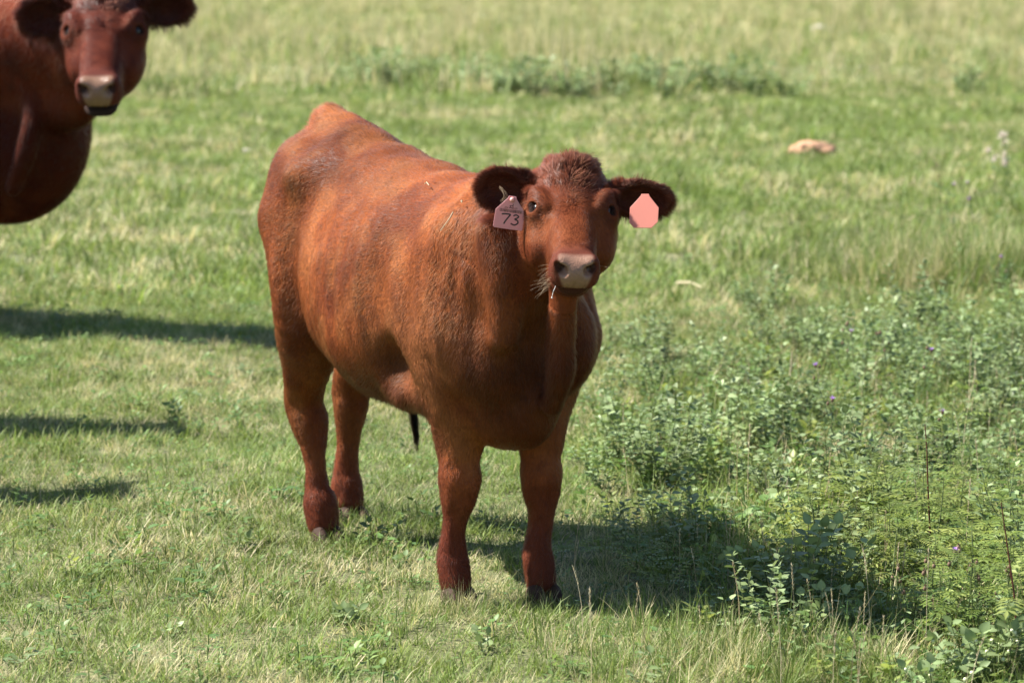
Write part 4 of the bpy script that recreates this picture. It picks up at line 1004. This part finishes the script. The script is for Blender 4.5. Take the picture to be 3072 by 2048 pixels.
def near_hoof(x, y): return any((x-a)**2+(y-b)**2 < .10**2 for a, b in ((-.149, 8.21), (.065, 8.25), (-.525, 9.04), (-.475, 9.37)))
def where(base, x, y, s):
    """a label that says which: size, row of the field, and what it grows beside"""
    size = 'Tiny' if s < .7 else 'Small' if s < .9 else 'Taller'
    row = 'at the far edge' if y > 12.5 else 'in the back rows' if y > 11 else 'in the middle rows' if y > 9.6 else 'level with the calf' if y > 8.3 else 'nearest the bottom edge'
    q = x/(y*.154); col = 'left of the calf' if x < -.7 else 'beside the calf legs' if x < .35 else 'just right of the calf' if q < .45 else 'midway to the right edge' if q < .72 else 'near the right edge'
    return '%s %s %s, %s' % (size, base, row, col)
def put_plants():
    r = random.Random(5); nr = np.random.default_rng(21)
    def at(px, py): g = on_ground(px, py); return (g[0], g[1], float(ground_z(g[0], g[1])[0]))
    # shrub of big blue-green leaves in the bottom corner, each leaf its own piece
    c = [((2240, 1590), 61, .175, 9, .042, 3, 'Large blue-green snowberry shrub with pale berries in the bottom right corner'),
         ((2325, 1580), 62, .175, 7, .040, 3, 'Snowberry shrub with wide rounded leaves cut by the right edge, beside the largest one'),
         ((2165, 1625), 63, .12, 5, .036, 2, 'Low snowberry shrub with pale berries at the bottom edge, left of the largest one'),
         ((1850, 1425), 64, .27, 7, .042, 0, 'Dark snowberry shrub standing in the edge of the calf shadow, right of its legs'),
         ((1770, 1400), 65, .16, 6, .036, 0, 'Shorter snowberry shrub in shadow, left of the tall dark one'),
         ((790, 1425), 66, .055, 4, .032, 0, 'Small grey-green leafy sprig alone in the turf left of the front hooves'),
         ((1110, 1475), 68, .05, 3, .028, 0, 'Pale leafy sprig in the turf below and right of the left front hoof'), ((918, 1290), 69, .04, 2, .024, 0, 'Tiny sprig in the turf midway between the hind and front hooves'),
         ((556, 1268), 70, .035, 1, .034, 0, 'Single round pale leaves on a low sprig left of the hind hooves'), ((1052, 1372), 71, .10, 1, .020, 0, 'Thin upright leafy sprig touching the left front hoof'),
         ((382, 1470), 72, .035, 2, .024, 0, 'Tiny sprig alone near the bottom of the turf at left'), ((565, 868), 73, .06, 2, .032, 0, 'Leafy sprig at the end of the long shadow beside the calf hind leg'),
         ((1900, 1480), 67, .12, 5, .034, 0, 'Small shaded snowberry sprig just below the dark shrub')]
    for (px, sd, H, st, L, b, lab) in c: snowberry(sd, H, st, L, lab, b, single=True, loc=at(*px))
    # the mass of low snowberry shrubs
    G1 = 'snowberry shrubs in the herb patch'; lab1 = 'round-leaved snowberry shrub'
    protos = [snowberry(70+i, H, st, L, lab1, 0, group=G1) for i, (H, st, L) in enumerate(((.18, 6, .031), (.24, 6, .033), (.15, 7, .028), (.28, 7, .032), (.21, 8, .030)))]
    used = set(); spots = []
    while len(spots) < 158:
        y = 7.3+6.4*r.random()**.8; x = r.uniform(.15, y*.158+.9)
        if r.random() < float(herb_zone([x], [y])[0])*.95 and not near_hoof(x, y): spots.append((x, y))
    for px, py in ((1500, 870), (1490, 800), (1520, 780), (1560, 830), (1720, 720), (1740, 680), (1760, 760), (1830, 700), (2070, 790), (2090, 850), (2180, 830), (2240, 860), (2290, 900), (1400, 750), (1390, 905), (1400, 1010), (1900, 800), (1860, 760), (1700, 640), (1730, 660), (1760, 655), (2040, 760), (2075, 755), (2110, 770), (2230, 800), (2280, 830), (2330, 850), (2340, 800), (2160, 590), (2190, 600), (2220, 610), (2250, 600), (2280, 615), (2310, 620), (2130, 600), (2200, 570), (2260, 575), (2330, 600), (1460, 760), (1530, 860), (1600, 840), (1620, 790)): g = on_ground(px, py+60); spots.append((g[0], g[1]))
    for i, (x, y) in enumerate(spots):
        j = r.randrange(5); p = protos[j]; loc = (x, y, float(ground_z(x, y)[0])); s = r.uniform(.55, 1.1)
        if j not in used: used.add(j); p.location = loc; p.scale = (s, s, s); p['label'] = where(lab1, x, y, s)
        else: copy_tree(p, loc, r.uniform(0, 6.28), s, where(lab1, x, y, s))
    for j in range(5):
        if j not in used: protos[j].location = (spots[j][0], spots[j][1], 0)
    # yellow-green plants with feathered leaves
    G2 = 'compound-leaf plants in the herb patch'; lab2 = 'yellow-green feathery plant'
    protos = [pinnate(90+i, H, n, L, lab2, group=G2) for i, (H, n, L) in enumerate(((.15, 9, .11), (.20, 11, .10), (.11, 8, .12), (.24, 12, .10)))]
    spots = []
    while len(spots) < 85:
        px, py = r.uniform(1720, 2420), r.uniform(1150, 1520)
        if (px-1700)/700+(py-1100)/900 > .35 and not (px < 2110 and py > 1370): g = on_ground(px, py+40); spots.append((g[0], g[1]))
    for px, py in ((1500, 1300), (1470, 1290), (1540, 1330), (1390, 1250), (1330, 1230), (1580, 1260), (1640, 1290), (1450, 1240), (2290, 1130), (2200, 1070), (1250, 1245), (1180, 1230), (1560, 1180)): g = on_ground(px, py+50); spots.append((g[0], g[1]))
    used = set()
    for i, (x, y) in enumerate(spots):
        if near_hoof(x, y): continue
        j = r.randrange(4); p = protos[j]; loc = (x, y, float(ground_z(x, y)[0])); s = r.uniform(.6, 1.1)*(.75 if x < .75 else 1); w_ = where(lab2, x, y, s)
        if j not in used: used.add(j); p.location = loc; p.scale = (s, s, s); p['label'] = w_
        else: copy_tree(p, loc, r.uniform(0, 6.28), s, w_)
    for (px, py), H, lab in (((2140, 1310), .40, 'Tall plant on a dark red stem with fern-like leaves above the herbs, nearer the middle'), ((2345, 1560), .42, 'Tall plant on a dark red stem at the right edge, behind the blue-green shrub')):
        t = pinnate(int(px), H, 9, .13, lab, red=True); t.location = at(px, py)
    # thistles
    for k, (px, py, H, nh, fl, ff) in enumerate(((2165, 1470, .20, 5, 1, 0), (2120, 1500, .18, 6, 0, 0), (2240, 1500, .20, 7, 0, 0), (2290, 1490, .17, 6, 0, 0), (2070, 1480, .17, 4, 0, 0), (1970, 900, .22, 3, 1, 0), (2112, 950, .22, 3, 1, 0), (1890, 975, .20, 3, 1, 0), (1905, 1080, .22, 2, 1, 0), (2165, 1110, .22, 3, 1, 0),
                                     (2245, 610, .40, 4, 2, 0), (2190, 610, .40, 3, 1, 0), (2335, 490, .45, 6, 0, 6), (2280, 530, .40, 4, 0, 2), (2170, 590, .40, 6, 0, 0), (1930, 870, .20, 6, 0, 0), (2030, 900, .22, 6, 0, 0), (2300, 760, .3, 4, 1, 0))):
        lab = {0: 'Thistle with one bright purple flower above the bottom right shrub', 12: 'Thistle with clustered pale seed fluff high at the right edge', 13: 'Thistle with small pale fluff left of the larger pale one'}.get(k)
        if lab: g = None
        elif fl: lab, g = 'Thistle with a small lilac flower among the herbs on the right', 'flowering thistles'
        else: lab, g = 'Thistle gone to seed with small brown heads in the right-hand herbs', 'thistles gone to seed'
        t = thistle(200+k, H, nh, lab, fl, ff, g); t.location = at(px, py)
    # dry stalks with seed heads
    st = (((1050, 1350), .175, (-.05, 0), 'Dry grass stalk with a seed head rising in front of the left front leg', 1), ((1320, 1310), .10, (.35, 0), 'Bent dry stalk just right of the front hooves', .6), ((2210, 1100), .34, (.30, 0), 'Long slanting stalk with a narrow seed head at upper right of the herbs', 1.3),
          ((1690, 1195), .22, (.05, 0), 'Loose drooping oat-like stalk in the middle of the herbs', .7), ((1655, 1060), .22, (.25, 0), 'Thin leaning stalk left of the drooping one', .8), ((1280, 1120), .07, (.05, 0), 'Tiny grass head in front of the right front leg', .6), ((1780, 760), .50, (.15, 0), 'Very thin tall green stalk behind the herbs', .5))
    for k, (px, H, bd, lab, dn) in enumerate(st): stalk(300+k, H, lab, None, at(*px), bd, dn, loose=(k == 3))
    G3 = 'dry grass stalks'; lab3 = 'dry pale grass stalk'
    pr = [stalk(320+i, H, lab3, G3, (0, 0, 0), b, 1) for i, (H, b) in enumerate(((.17, (.5, .1)), (.22, (.3, -.1)), (.14, (.9, .2)), (.20, (-.3, 0)), (.26, (.1, .1))))]
    spots = []
    while len(spots) < 120:
        if r.random() < .38: px, py = r.gauss(1760, 320), r.uniform(1330, 1660)
        else: px, py = r.uniform(1420, 2352), r.uniform(900, 1330)
        if px > 1300: g = on_ground(px, py); spots.append((g[0], g[1]))
    for i in range(26): g = on_ground(r.uniform(60, 1300), r.uniform(900, 1640)); spots.append((g[0], g[1]))
    used = set()
    for i, (x, y) in enumerate(spots):
        if near_hoof(x, y): continue
        j = r.randrange(5); p = pr[j]; loc = (x, y, float(ground_z(x, y)[0])); s = r.uniform(.55, 1.1)*(.5 if i >= 120 else 1); w_ = where(lab3, x, y, s)
        if j not in used: used.add(j); p.location = loc; p.scale = (s, s, s); p['label'] = w_
        else: copy_tree(p, loc, r.uniform(0, 6.28), s, w_)
    # low shrubs in a line far behind the calf
    G4 = 'distant shrubs in a line behind the calf'; lab4 = 'Distant grey-green shrub in the line of low bushes behind the calf'
    pr = [snowberry(400+i, H, st, L, lab4, 0, group=G4, spread=.9) for i, (H, st, L) in enumerate(((.30, 9, .07), (.24, 10, .065), (.38, 9, .07)))]
    sp = [(780, 185), (800, 190), (840, 175), (865, 180), (890, 172), (905, 178), (930, 182), (950, 190), (985, 192), (1010, 195), (1060, 200), (1080, 205), (1100, 200), (1135, 212), (1160, 215), (1180, 212), (1210, 215), (1245, 215), (1265, 205), (1290, 220), (1310, 222), (1340, 215), (1370, 212), (1400, 205), (1440, 200), (1470, 202), (1500, 205), (1530, 205), (1560, 208), (1600, 212), (1640, 215), (1700, 215), (1740, 225), (1810, 228), (1330, 225), (1220, 225), (2210, 200), (2230, 215), (870, 200), (900, 205), (1420, 225), (1520, 225)]
    for i, (px, py) in enumerate(sp):
        loc = at(px, py+10); s = r.uniform(.7, 1.15)
        seg = 'at the left end of the line, above the calf rump' if px < 1000 else 'above the calf back' if px < 1180 else 'above the calf head' if px < 1450 else 'right of the calf head' if px < 1720 else 'alone beyond the right end of the line'
        lb = 'Distant %s grey-green bush %s' % ('low' if s < .92 else 'tall', seg)
        if i < 3: pr[i].location = loc; pr[i].scale = (s, s, s); pr[i]['label'] = lb
        else: copy_tree(pr[i % 3], loc, r.uniform(0, 6.28), s, lb)
put_plants()

def lump(name, label, cat, loc, rx, ry, rz, mat, seed, group=None, sub=None):
    m = MB(); nu, nv = 64, 26; v = []
    for i in range(nv+1):
        a = math.pi*i/nv
        for j in range(nu): b = 2*math.pi*j/nu; v.append((math.sin(a)*math.cos(b), math.sin(a)*math.sin(b), math.cos(a)))
    v = np.array(v); k = 1+.40*(vnoise(v*1.7+seed, 3)-.5)+.30*(vnoise(v*5+seed, 4)-.5)+.14*(vnoise(v*13+seed, 5)-.5); v = v*k[:, None]*np.array([rx, ry, rz])
    v[:, 2] = np.maximum(v[:, 2], -.3*rz)
    f = [(i*nu+j, i*nu+(j+1) % nu, (i+1)*nu+(j+1) % nu, (i+1)*nu+j) for i in range(nv) for j in range(nu)]
    m.add(v, f, (0, .5, .5, 1)); o = link(name, m.mesh(name, mat), None, loc, label=label, category=cat)
    if group: o['group'] = group
    return o
def put_lumps():
    dung = plain('dry_dung', (.36, .20, .115), .9, .45, 22)
    g = on_ground(1867, 353); lump('cow_pat', 'Flat reddish brown dried cow pat lying in the grass behind the calf', 'cow pat', (g[0], g[1], .02), .165, .16, .075, dung, 2)
    stone = plain('pale_stone', (.50, .44, .38), .85, .3, 14)
    for i, (px, py, s, lab) in enumerate(((1882, 66, .10, 'Pale stone in the far meadow near the top, the whitest one'), (1555, 45, .085, 'Pale stone at the top middle of the far meadow'), (2012, 160, .05, 'Small pale stone in the meadow right of the shrub line'), (565, 350, .030, 'Small pale stone in the turf between the cow and the calf'), (2058, 690, .02, 'Small pinkish stone beyond the herb patch'))):
        g = on_ground(px, py+4); lump('stone', lab, 'stone', (g[0], g[1], .02), s*1.3, s, s*.6, stone, 5+i)
put_lumps()
def dead_sticks():
    for k, (a, b, r_, lab) in enumerate((((1555, 663), (1612, 674), .006, 'Pale broken stick lying in the grass just beyond the herb patch'), ((220, 490), (305, 545), .003, 'Thin bent straw lying on the grass below the cow brisket'), ((1800, 880), (1822, 800), .004, 'Pale upright dead stem in the middle of the herbs'))):
        p, q = on_ground(*a), on_ground(*b); m = MB(); z = .03
        if k == 2: p = on_ground(1805, 935); q = p+V(.02, 0, .20); z = 0
        m.tube([p+V(0, 0, z), (p+q)/2+V(.005, 0, z+.012), q+V(0, 0, z)], r_, r_*.6, .9, 1, k=6); link('dead_stick', m.mesh('dead_stick', M_straw), None, None, label=lab, category='stick')
    t = thing('twiggy_bush', 'Bare grey twigs of a small dead bush in the middle of the herbs', 'dead bush', tuple(on_ground(1790, 1185))); r = random.Random(8)
    for i in range(12):
        m = MB(); az = r.uniform(0, 6.28); d = V(math.cos(az)*.8, math.sin(az)*.8, .8); pts = [V(0, 0, 0)]
        for j in range(5): d = unit(d+V(r.gauss(0, .25), r.gauss(0, .25), .05)); pts.append(pts[-1]+d*.028)
        m.tube(pts, .0022, .0008, .5); link('twig', m.mesh('twig', M_twig), t)
dead_sticks()
# ---------------------------------------------------------------- putting the animals together
def hang(o, root, origin):
    o.parent = root; o.matrix_parent_inverse = Matrix.Translation(-Vector(tuple(map(float, origin)))); return o
def eye_material():
    m, t, b = new_mat('eye'); b.inputs['Base Color'].default_value = (.012, .007, .005, 1); b.inputs['Roughness'].default_value = .09; b.inputs['Specular IOR Level'].default_value = .28; return m
def hair_plain(name, c, rough=.4):
    m, t, b = new_mat(name); b.inputs['Base Color'].default_value = (*c, 1); b.inputs['Roughness'].default_value = rough; return m
def hoof(root, origin, p, fwd, s, mat, lift=0):
    lat = np.cross(V(0, 0, 1), fwd)
    for k in (-1, 1):
        c = p+lat*k*.0235*s+fwd*.016*s+V(0, 0, .0); v, f = uv_ball(np.zeros(3), 1.0, np.eye(3), 20, 12); v = np.array(v)
        v = v*V(.046, .0215, .042)*s; v[:, 2] = np.maximum(v[:, 2], 0); v[:, 0] += -.22*v[:, 2]*(v[:, 2] > 0)
        w_ = c+v[:, :1]*fwd+v[:, 1:2]*lat+v[:, 2:]*V(0, 0, 1)
        o = link('hoof', tri_mesh('hoof', w_, f, mat)); hang(o, root, origin)
def build_animals():
    M_eye = eye_material(); M_hoof = plain('hoof_horn', (.040, .022, .016), .7, .3, 60); M_hoof.node_tree.nodes['Principled BSDF'].inputs['Specular IOR Level'].default_value = .12
    # calf
    fd, P, rot, ears, hb = build_calf_field(.0042); vs, q = fd.mesh(); P0 = CALF_P0; vs = flesh(vs, q, P0, hb)
    root = thing('calf', 'Red-brown calf with pink ear tags standing whole in the middle of the pasture', 'calf', O)
    N, cols, pad, (pts, rd, cs, nl), ctx = dress_calf(vs, q, P0, hb, ears, n_coat=420000)
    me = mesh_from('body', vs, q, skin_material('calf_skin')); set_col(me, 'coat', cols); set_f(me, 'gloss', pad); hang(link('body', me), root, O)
    cm = coat_material('calf_coat'); r = np.random.default_rng(5)
    def hair(nm, a, b, c, d, mat=cm, par=root, org=O):
        o = curves_object(nm, a, b, c, d, mat); o['kind'] = 'stuff'; hang(o, par, org); return o
    hair('coat', pts, rd, cs, nl)
    hair('forelock', *poll_tuft(vs, q, N, P0, hb, 1.0, ctx, 11000, r)); hair('ear_fringe', *ear_fringe(vs, q, N, P0, hb, 1.0, ctx, ears, 17000, r))
    for s in (-1, 1):
        v_, f_ = uv_ball(P(.130, s*.0775, -.0350), .0190, np.array(hb)); hang(link('eye', tri_mesh('eye', v_, f_, M_eye)), root, O)
        # lashes
        n = 60; a = r.random(n); p = np.array([P(.118+.028*t, s*(.093-.004*t), -.018-.010*t) for t in a]); d = -hb[0]*.5+hb[1]*s*.9+V(0, -.5, -.25)+r.normal(0, .15, (n, 3)); d /= np.linalg.norm(d, axis=1)[:, None]
        L_ = .010+.006*r.random(n); pp = np.stack([p+d*(L_*k/3)[:, None]-V(0, 0, .0012)*k*k for k in range(4)], 1)
        hair('eyelashes', pp, np.outer(np.ones(n)*.0003, [1, .8, .6, .2]), np.tile(V(.02, .01, .008), (n, 1)), d)
    for x, y in ((-.028, -.105), (.028, .105)): hoof(root, O, W(x+.025, y, 0), F, 1.0, M_hoof)
    for x, y in ((-.93, -.091), (-1.20, .095)): hoof(root, O, W(x+.02, y, 0), F, 1.0, M_hoof)
    # tail, swung to the far side
    tp = [(-1.10, 0, 1.13, .032), (-1.17, .02, 1.07, .027), (-1.215, .06, .93, .022), (-1.20, .13, .75, .018), (-1.17, .21, .56, .014), (-1.15, .25, .46, .008)]
    tf = Field(W(-1.1, .1, .8)-V(.45, .45, .5), W(-1.1, .1, .8)+V(.45, .45, .42), .006); tf.chain([tuple(W(*p[:3]))+(p[3],) for p in tp], .01); tv, tq = tf.mesh()
    tm = mesh_from('tail', tv, tq, skin_material('tail_skin')); set_col(tm, 'coat', ctx['colour'](tv)*.7); tail = hang(link('tail', tm), root, O)
    n = 420; p = W(-1.155, .245, .47)+r.normal(0, .006, (n, 3))*V(1, 1, 4); tgt = W(-1.15, .290, .225)+r.normal(0, .004, (n, 3))*V(1, 1, 6); k_ = np.linspace(0, 1, 6)
    pp = np.stack([p*(1-t)+tgt*t*(.75+.25*1)+0*t+np.outer(np.sin(t*3+r.random(n)*6), L)*.003 for t in k_], 1)
    hair('tail_switch', pp, np.outer(np.ones(n)*.0006, [1, 1, .9, .8, .6, .2]), np.tile(V(.022, .012, .009), (n, 1))*(.6+r.random((n, 1))), np.tile(-F, (n, 1)))
    # whiskers, pale curls under the ears, drool
    n = 46; a = r.random(n); sd = np.where(r.random(n) < .5, -1, 1); p = np.array([P(.33+.05*t, s_*(.045+.012*u_), -.045-.045*u_) for t, s_, u_ in zip(a, sd, r.random(n))])
    d = hb[1]*sd[:, None]*(.9+.3*r.random((n, 1)))+V(0, -.5, -.15)+r.normal(0, .35, (n, 3)); d /= np.linalg.norm(d, axis=1)[:, None]; L_ = .025+.03*r.random(n)
    pp = np.stack([p+d*(L_*t)[:, None]-V(0, 0, .012)*t*t for t in np.linspace(0, 1, 6)], 1)
    pale = hair_plain('pale_hair', (.42, .29, .18)); hair('whiskers', pp, np.outer(np.ones(n)*.00022, [1, 1, .9, .8, .6, .3]), None, None, pale)
    for base, sgn in ((px_ray(1148, 428), -1), (px_ray(1505, 462), 1)):
        p0 = V(0, 0, CAM_H)+base*(7.95/base[1]); n = 14; pp = []
        for i in range(n):
            c = []; j = r.normal(0, .0022, 3); w_ = .008+.010*r.random()
            for t in np.linspace(0, 1, 9): c.append(p0+j+V(-sgn*w_*math.sin(t*3.0)+sgn*(-.01)*(sgn > 0), -.008*math.sin(t*3), -.034*t-.004*math.sin(t*3)))
            pp.append(c)
        hair('ear_hair', np.array(pp), np.outer(np.ones(n)*.00015, np.linspace(1, .4, 9)), None, None, pale)
    m = MB(); m.tube([P(.352, -.034, -.078), P(.356, -.040, -.084)+V(0, -.004, -.004), P(.356, -.044, -.09)+V(-.003, -.006, -.016), P(.356, -.044, -.09)+V(-.006, -.006, -.028)], .0011, .0006, k=6); m.ball(P(.356, -.044, -.09)+V(-.006, -.006, -.030), .0020, nu=8, nv=6)
    dm, t_, b_ = new_mat('saliva'); b_.inputs['Base Color'].default_value = (.85, .87, .88, 1); b_.inputs['Roughness'].default_value = .08; b_.inputs['Transmission Weight'].default_value = .35
    hang(link('drool', m.mesh('drool', dm)), root, O)
    # second calves grazing outside the picture on the left: their shadows reach into it
    spots = (((-2.34, 11.14, 0), math.radians(62), 'Red calf standing just outside the left edge, its shadow tip beside the calf hind leg'), ((-2.36, 9.88, 0), math.radians(60), 'Nearer red calf outside the left edge casting the lowest shadow'))
    for loc, a, lab in spots:
        c = root.copy(); sc.collection.objects.link(c); c.location = loc; c.rotation_euler = (0, 0, a); c.scale = (.95, .95, .95); c['label'] = lab; c['group'] = 'calves beyond the left edge'
        for ch in root.children:
            if ch.name.split('.')[0] in ('body', 'hoof', 'eye', 'tail', 'coat'):
                d = ch.copy(); sc.collection.objects.link(d); d.parent = c; d.matrix_parent_inverse = ch.matrix_parent_inverse.copy()
    put_on_calf(vs, q, N, P, hb)
    # cow
    fd, P2, e2, h2, P02, S2 = build_cow_field(.0095); v2, q2 = fd.mesh()
    croot = thing('cow', 'Dark red grown cow, head and chest only, cut off by the upper left corner', 'cow', CO)
    N2, c2, pad2, (pt, rd, cs, nl), ctx2 = dress_calf(v2, q2, P02, h2, e2, S=S2, body=(CO, CF, CL), pal=cow_pal, n_coat=260000, h_wh=CS, seed=9)
    me = mesh_from('body', v2, q2, skin_material('cow_skin')); set_col(me, 'coat', c2); set_f(me, 'gloss', pad2); hang(link('body', me), croot, CO)
    cm2 = coat_material('cow_coat', .38, .28); r = np.random.default_rng(6)
    hair('coat', pt, rd*1.5, cs, nl, cm2, croot, CO)
    a, b, c_, d = poll_tuft(v2, q2, N2, P02, h2, S2, ctx2, 9000, r); hair('forelock', a, b*1.6, c_, d, cm2, croot, CO)
    a, b, c_, d = ear_fringe(v2, q2, N2, P02, h2, S2, ctx2, e2, 12000, r); hair('ear_fringe', a, b*1.6, c_, d, cm2, croot, CO)
    for s in (-1, 1):
        v_, f_ = uv_ball(P2(.130, s*.0775, -.0350), .0190*S2, np.array(h2)); hang(link('eye', tri_mesh('eye', v_, f_, M_eye)), croot, CO)
    lip, t_, b_ = new_mat('dark_lip'); b_.inputs['Base Color'].default_value = (.030, .018, .015, 1); b_.inputs['Roughness'].default_value = .95; b_.inputs['Specular IOR Level'].default_value = .1
    lf = Field(P2(.33, 0, -.12)-.16, P2(.33, 0, -.12)+.16, .005)
    for s in (-1, 1): lf.ell(P2(.338, s*.013, -.1135), (.036*S2, .030*S2, .0155*S2), np.array(h2), .012)
    lv, lq = lf.mesh(); hang(link('lower_lip', mesh_from('lower_lip', lv, lq, lip)), croot, CO)
    for s in (-1, 1):
        for x in (-.94, .02): hoof(croot, CO, CW(x+.03, s*.105, 0), CF, 1.35, M_hoof)

def put_on_calf(vs, q, N, P, hb):
    """ear tags and the straws caught in the coat"""
    pinks = []
    for nm_, c_, tc_ in (('shaded_pink_plastic', (.58, .32, .33), (.85, .40, .38)), ('sunlit_pink_plastic', (.66, .26, .20), (1., .36, .24))):  # same pink plastic twice: shade and sun put into the tag colours
      pink, t, b = new_mat(nm_); pinks.append(pink); b.inputs['Base Color'].default_value = (*c_, 1); b.inputs['Roughness'].default_value = .42; b.inputs['Specular IOR Level'].default_value = .4
      tr = node(t, 'ShaderNodeBsdfTranslucent'); tr.inputs[0].default_value = (*tc_, 1); mx = node(t, 'ShaderNodeMixShader'); mx.inputs[0].default_value = .30
      t.links.new(b.outputs[0], mx.inputs[1]); t.links.new(tr.outputs[0], mx.inputs[2]); t.links.new(mx.outputs[0], t.nodes['Material Output'].inputs[0])
    ink = plain('marker_ink', (.018, .012, .014), .5); button = plain('tag_button', (.60, .28, .24), .4)
    def tag(px, py, Y, w, h, neck, yaw, roll, lean, label, cham, side):
        c = V(0, 0, CAM_H)+px_ray(px, py)*(Y/px_ray(px, py)[1])
        t = thing('ear_tag', label, 'ear tag', c, 'ear tags of the calf'); t.rotation_euler = (lean, roll, yaw)
        # outline in local x, z (front towards -y)
        k = cham; o = [(-w/2+k[0], -h/2), (w/2-k[1], -h/2), (w/2, -h/2+k[1]), (w/2, h/2-.012), (.011, h/2+neck*.75), (.009, h/2+neck), (-.009, h/2+neck), (-.011, h/2+neck*.75), (-w/2, h/2-.012), (-w/2, -h/2+k[0])]
        n = len(o); th = .0009; v = [(x, -th, z) for x, z in o]+[(x, th, z) for x, z in o]
        me = bpy.data.meshes.new('plate'); me.from_pydata(v, [], [tuple(range(n)), tuple(range(2*n-1, n-1, -1))]+[(i, n+i, n+(i+1) % n, (i+1) % n) for i in range(n)]); me.materials.append(pinks[side > 0])
        pl = link('plate', me, t); bv = pl.modifiers.new('soft', 'BEVEL'); bv.width = .0006; bv.segments = 2
        if side > 0: return t
        m = MB(); m.tube([V(0, -.003, h/2+neck-.008), V(0, .008, h/2+neck-.008)], .0065, .0065, k=14); m.ball(V(0, -.003, h/2+neck-.008), .0062, nu=14, nv=8, sq=1); link('button', m.mesh('button', button), t)
        return t
    t1 = tag(1170, 499, 7.905, .0715, .056, .024, math.radians(4), math.radians(8.5), math.radians(4), 'Pink ear tag with a hand-drawn 73 and barcode, in the ear at left', (.003, .003), -1)
    t2 = tag(1479, 494, 7.905, .0700, .062, .022, math.radians(-14), math.radians(-1), math.radians(-20), 'Plain sunlit pink ear tag with cut corners, in the ear at right', (.013, .015), 1)
    def stroke(nm, pts, wd):
        m = MB(); pp = []
        p = np.array(pts, float); p = np.vstack([p[:1], p, p[-1:]])
        for i in range(1, len(p)-2):
            for s in np.arange(6)/6: a, b, c, d = p[i-1:i+3]; pp.append(.5*(2*b+(c-a)*s+(2*a-5*b+4*c-d)*s*s+(3*b-3*c+d-a)*s**3))
        pp.append(p[-2]); pp = np.array(pp); v = []
        for i, a in enumerate(pp):
            d = unit(pp[min(i+1, len(pp)-1)]-pp[max(i-1, 0)]); nn = V(-d[1], d[0])*wd/2; v += [(a[0]-nn[0], -.00135, a[1]-nn[1]), (a[0]+nn[0], -.00135, a[1]+nn[1])]
        m.add(v, [(2*i, 2*i+1, 2*i+3, 2*i+2) for i in range(len(pp)-1)], (0, .5, .5, 1)); return link(nm, m.mesh(nm, ink), t1)
    # local centimetres measured on the photograph
    stroke('numeral_seven', [(-.0195, .0065), (-.010, .0080), (.0010, .0075), (-.002, .002), (-.008, -.0085), (-.0115, -.0165)], .0034)
    stroke('numeral_three', [(.0085, .0055), (.0150, .0085), (.0215, .0055), (.0180, .0010), (.0135, -.0020), (.0205, -.0050), (.0215, -.0110), (.0140, -.0160), (.0050, -.0135)], .0034)
    m = MB(); r = random.Random(3); x = -.0260
    while x < .0270:
        w_ = r.choice((.0005, .0005, .0009, .0014)); m.add([(x, -.00135, .0125), (x+w_, -.00135, .0125), (x+w_, -.00135, .0200), (x, -.00135, .0200)], [(0, 1, 2, 3)], (0, .5, .5, 1)); x += w_+r.choice((.0005, .0008, .0011))
    link('barcode', m.mesh('barcode', ink, False), t1)
    fc = bpy.data.curves.new('printed_number', 'FONT'); fc.body = '254 490 630'; fc.size = .0062; fc.align_x = 'CENTER'; fc.materials.append(ink)
    fo = bpy.data.objects.new('numerals', fc); sc.collection.objects.link(fo); bpy.context.view_layer.update()
    nm = bpy.data.meshes.new_from_object(fo.evaluated_get(bpy.context.evaluated_depsgraph_get())); bpy.data.objects.remove(fo); nm.name = 'printed_number'
    fo = link('printed_number', nm, t1, (0, -.00135, .0215)); fo.rotation_euler = (math.pi/2, 0, 0)
    stroke('pen_mark', [(.001, .0235), (-.003, .0290), (.004, .0290)], .0016); stroke('pen_mark', [(.004, .0340), (.005, .0220)], .0016)
    # straws on the flank and back: find the coat surface under the spot seen in the photograph
    def surf(px, py):
        d = px_ray(px, py); c = V(0, 0, CAM_H); d = d/np.linalg.norm(d); rel = vs-c; t_ = rel@d; dist = np.linalg.norm(rel-t_[:, None]*d, axis=1); ok = np.where((dist < .012) & ((N@d) < -.1))[0]
        i = ok[t_[ok].argmin()]; return vs[i]+N[i]*.016
    for k, (pl, lab) in enumerate(((((1041, 487), (1032, 502), (1022, 514), (1012, 528)), 'Pale bent straw stuck to the calf flank behind the shoulder'), (((976, 425), (982, 419), (988, 427)), 'Tiny folded straw on the calf back'), (((1062, 462), (1064, 464)), 'Speck of straw on the calf shoulder, above the bent straw'))):
        m = MB(); m.tube([surf(*p) for p in pl], .0016 if k < 2 else .003, .0011, .9, 1., k=5); o = link('straw', m.mesh('straw', M_straw), None, None, label=lab, category='straw')
build_animals()
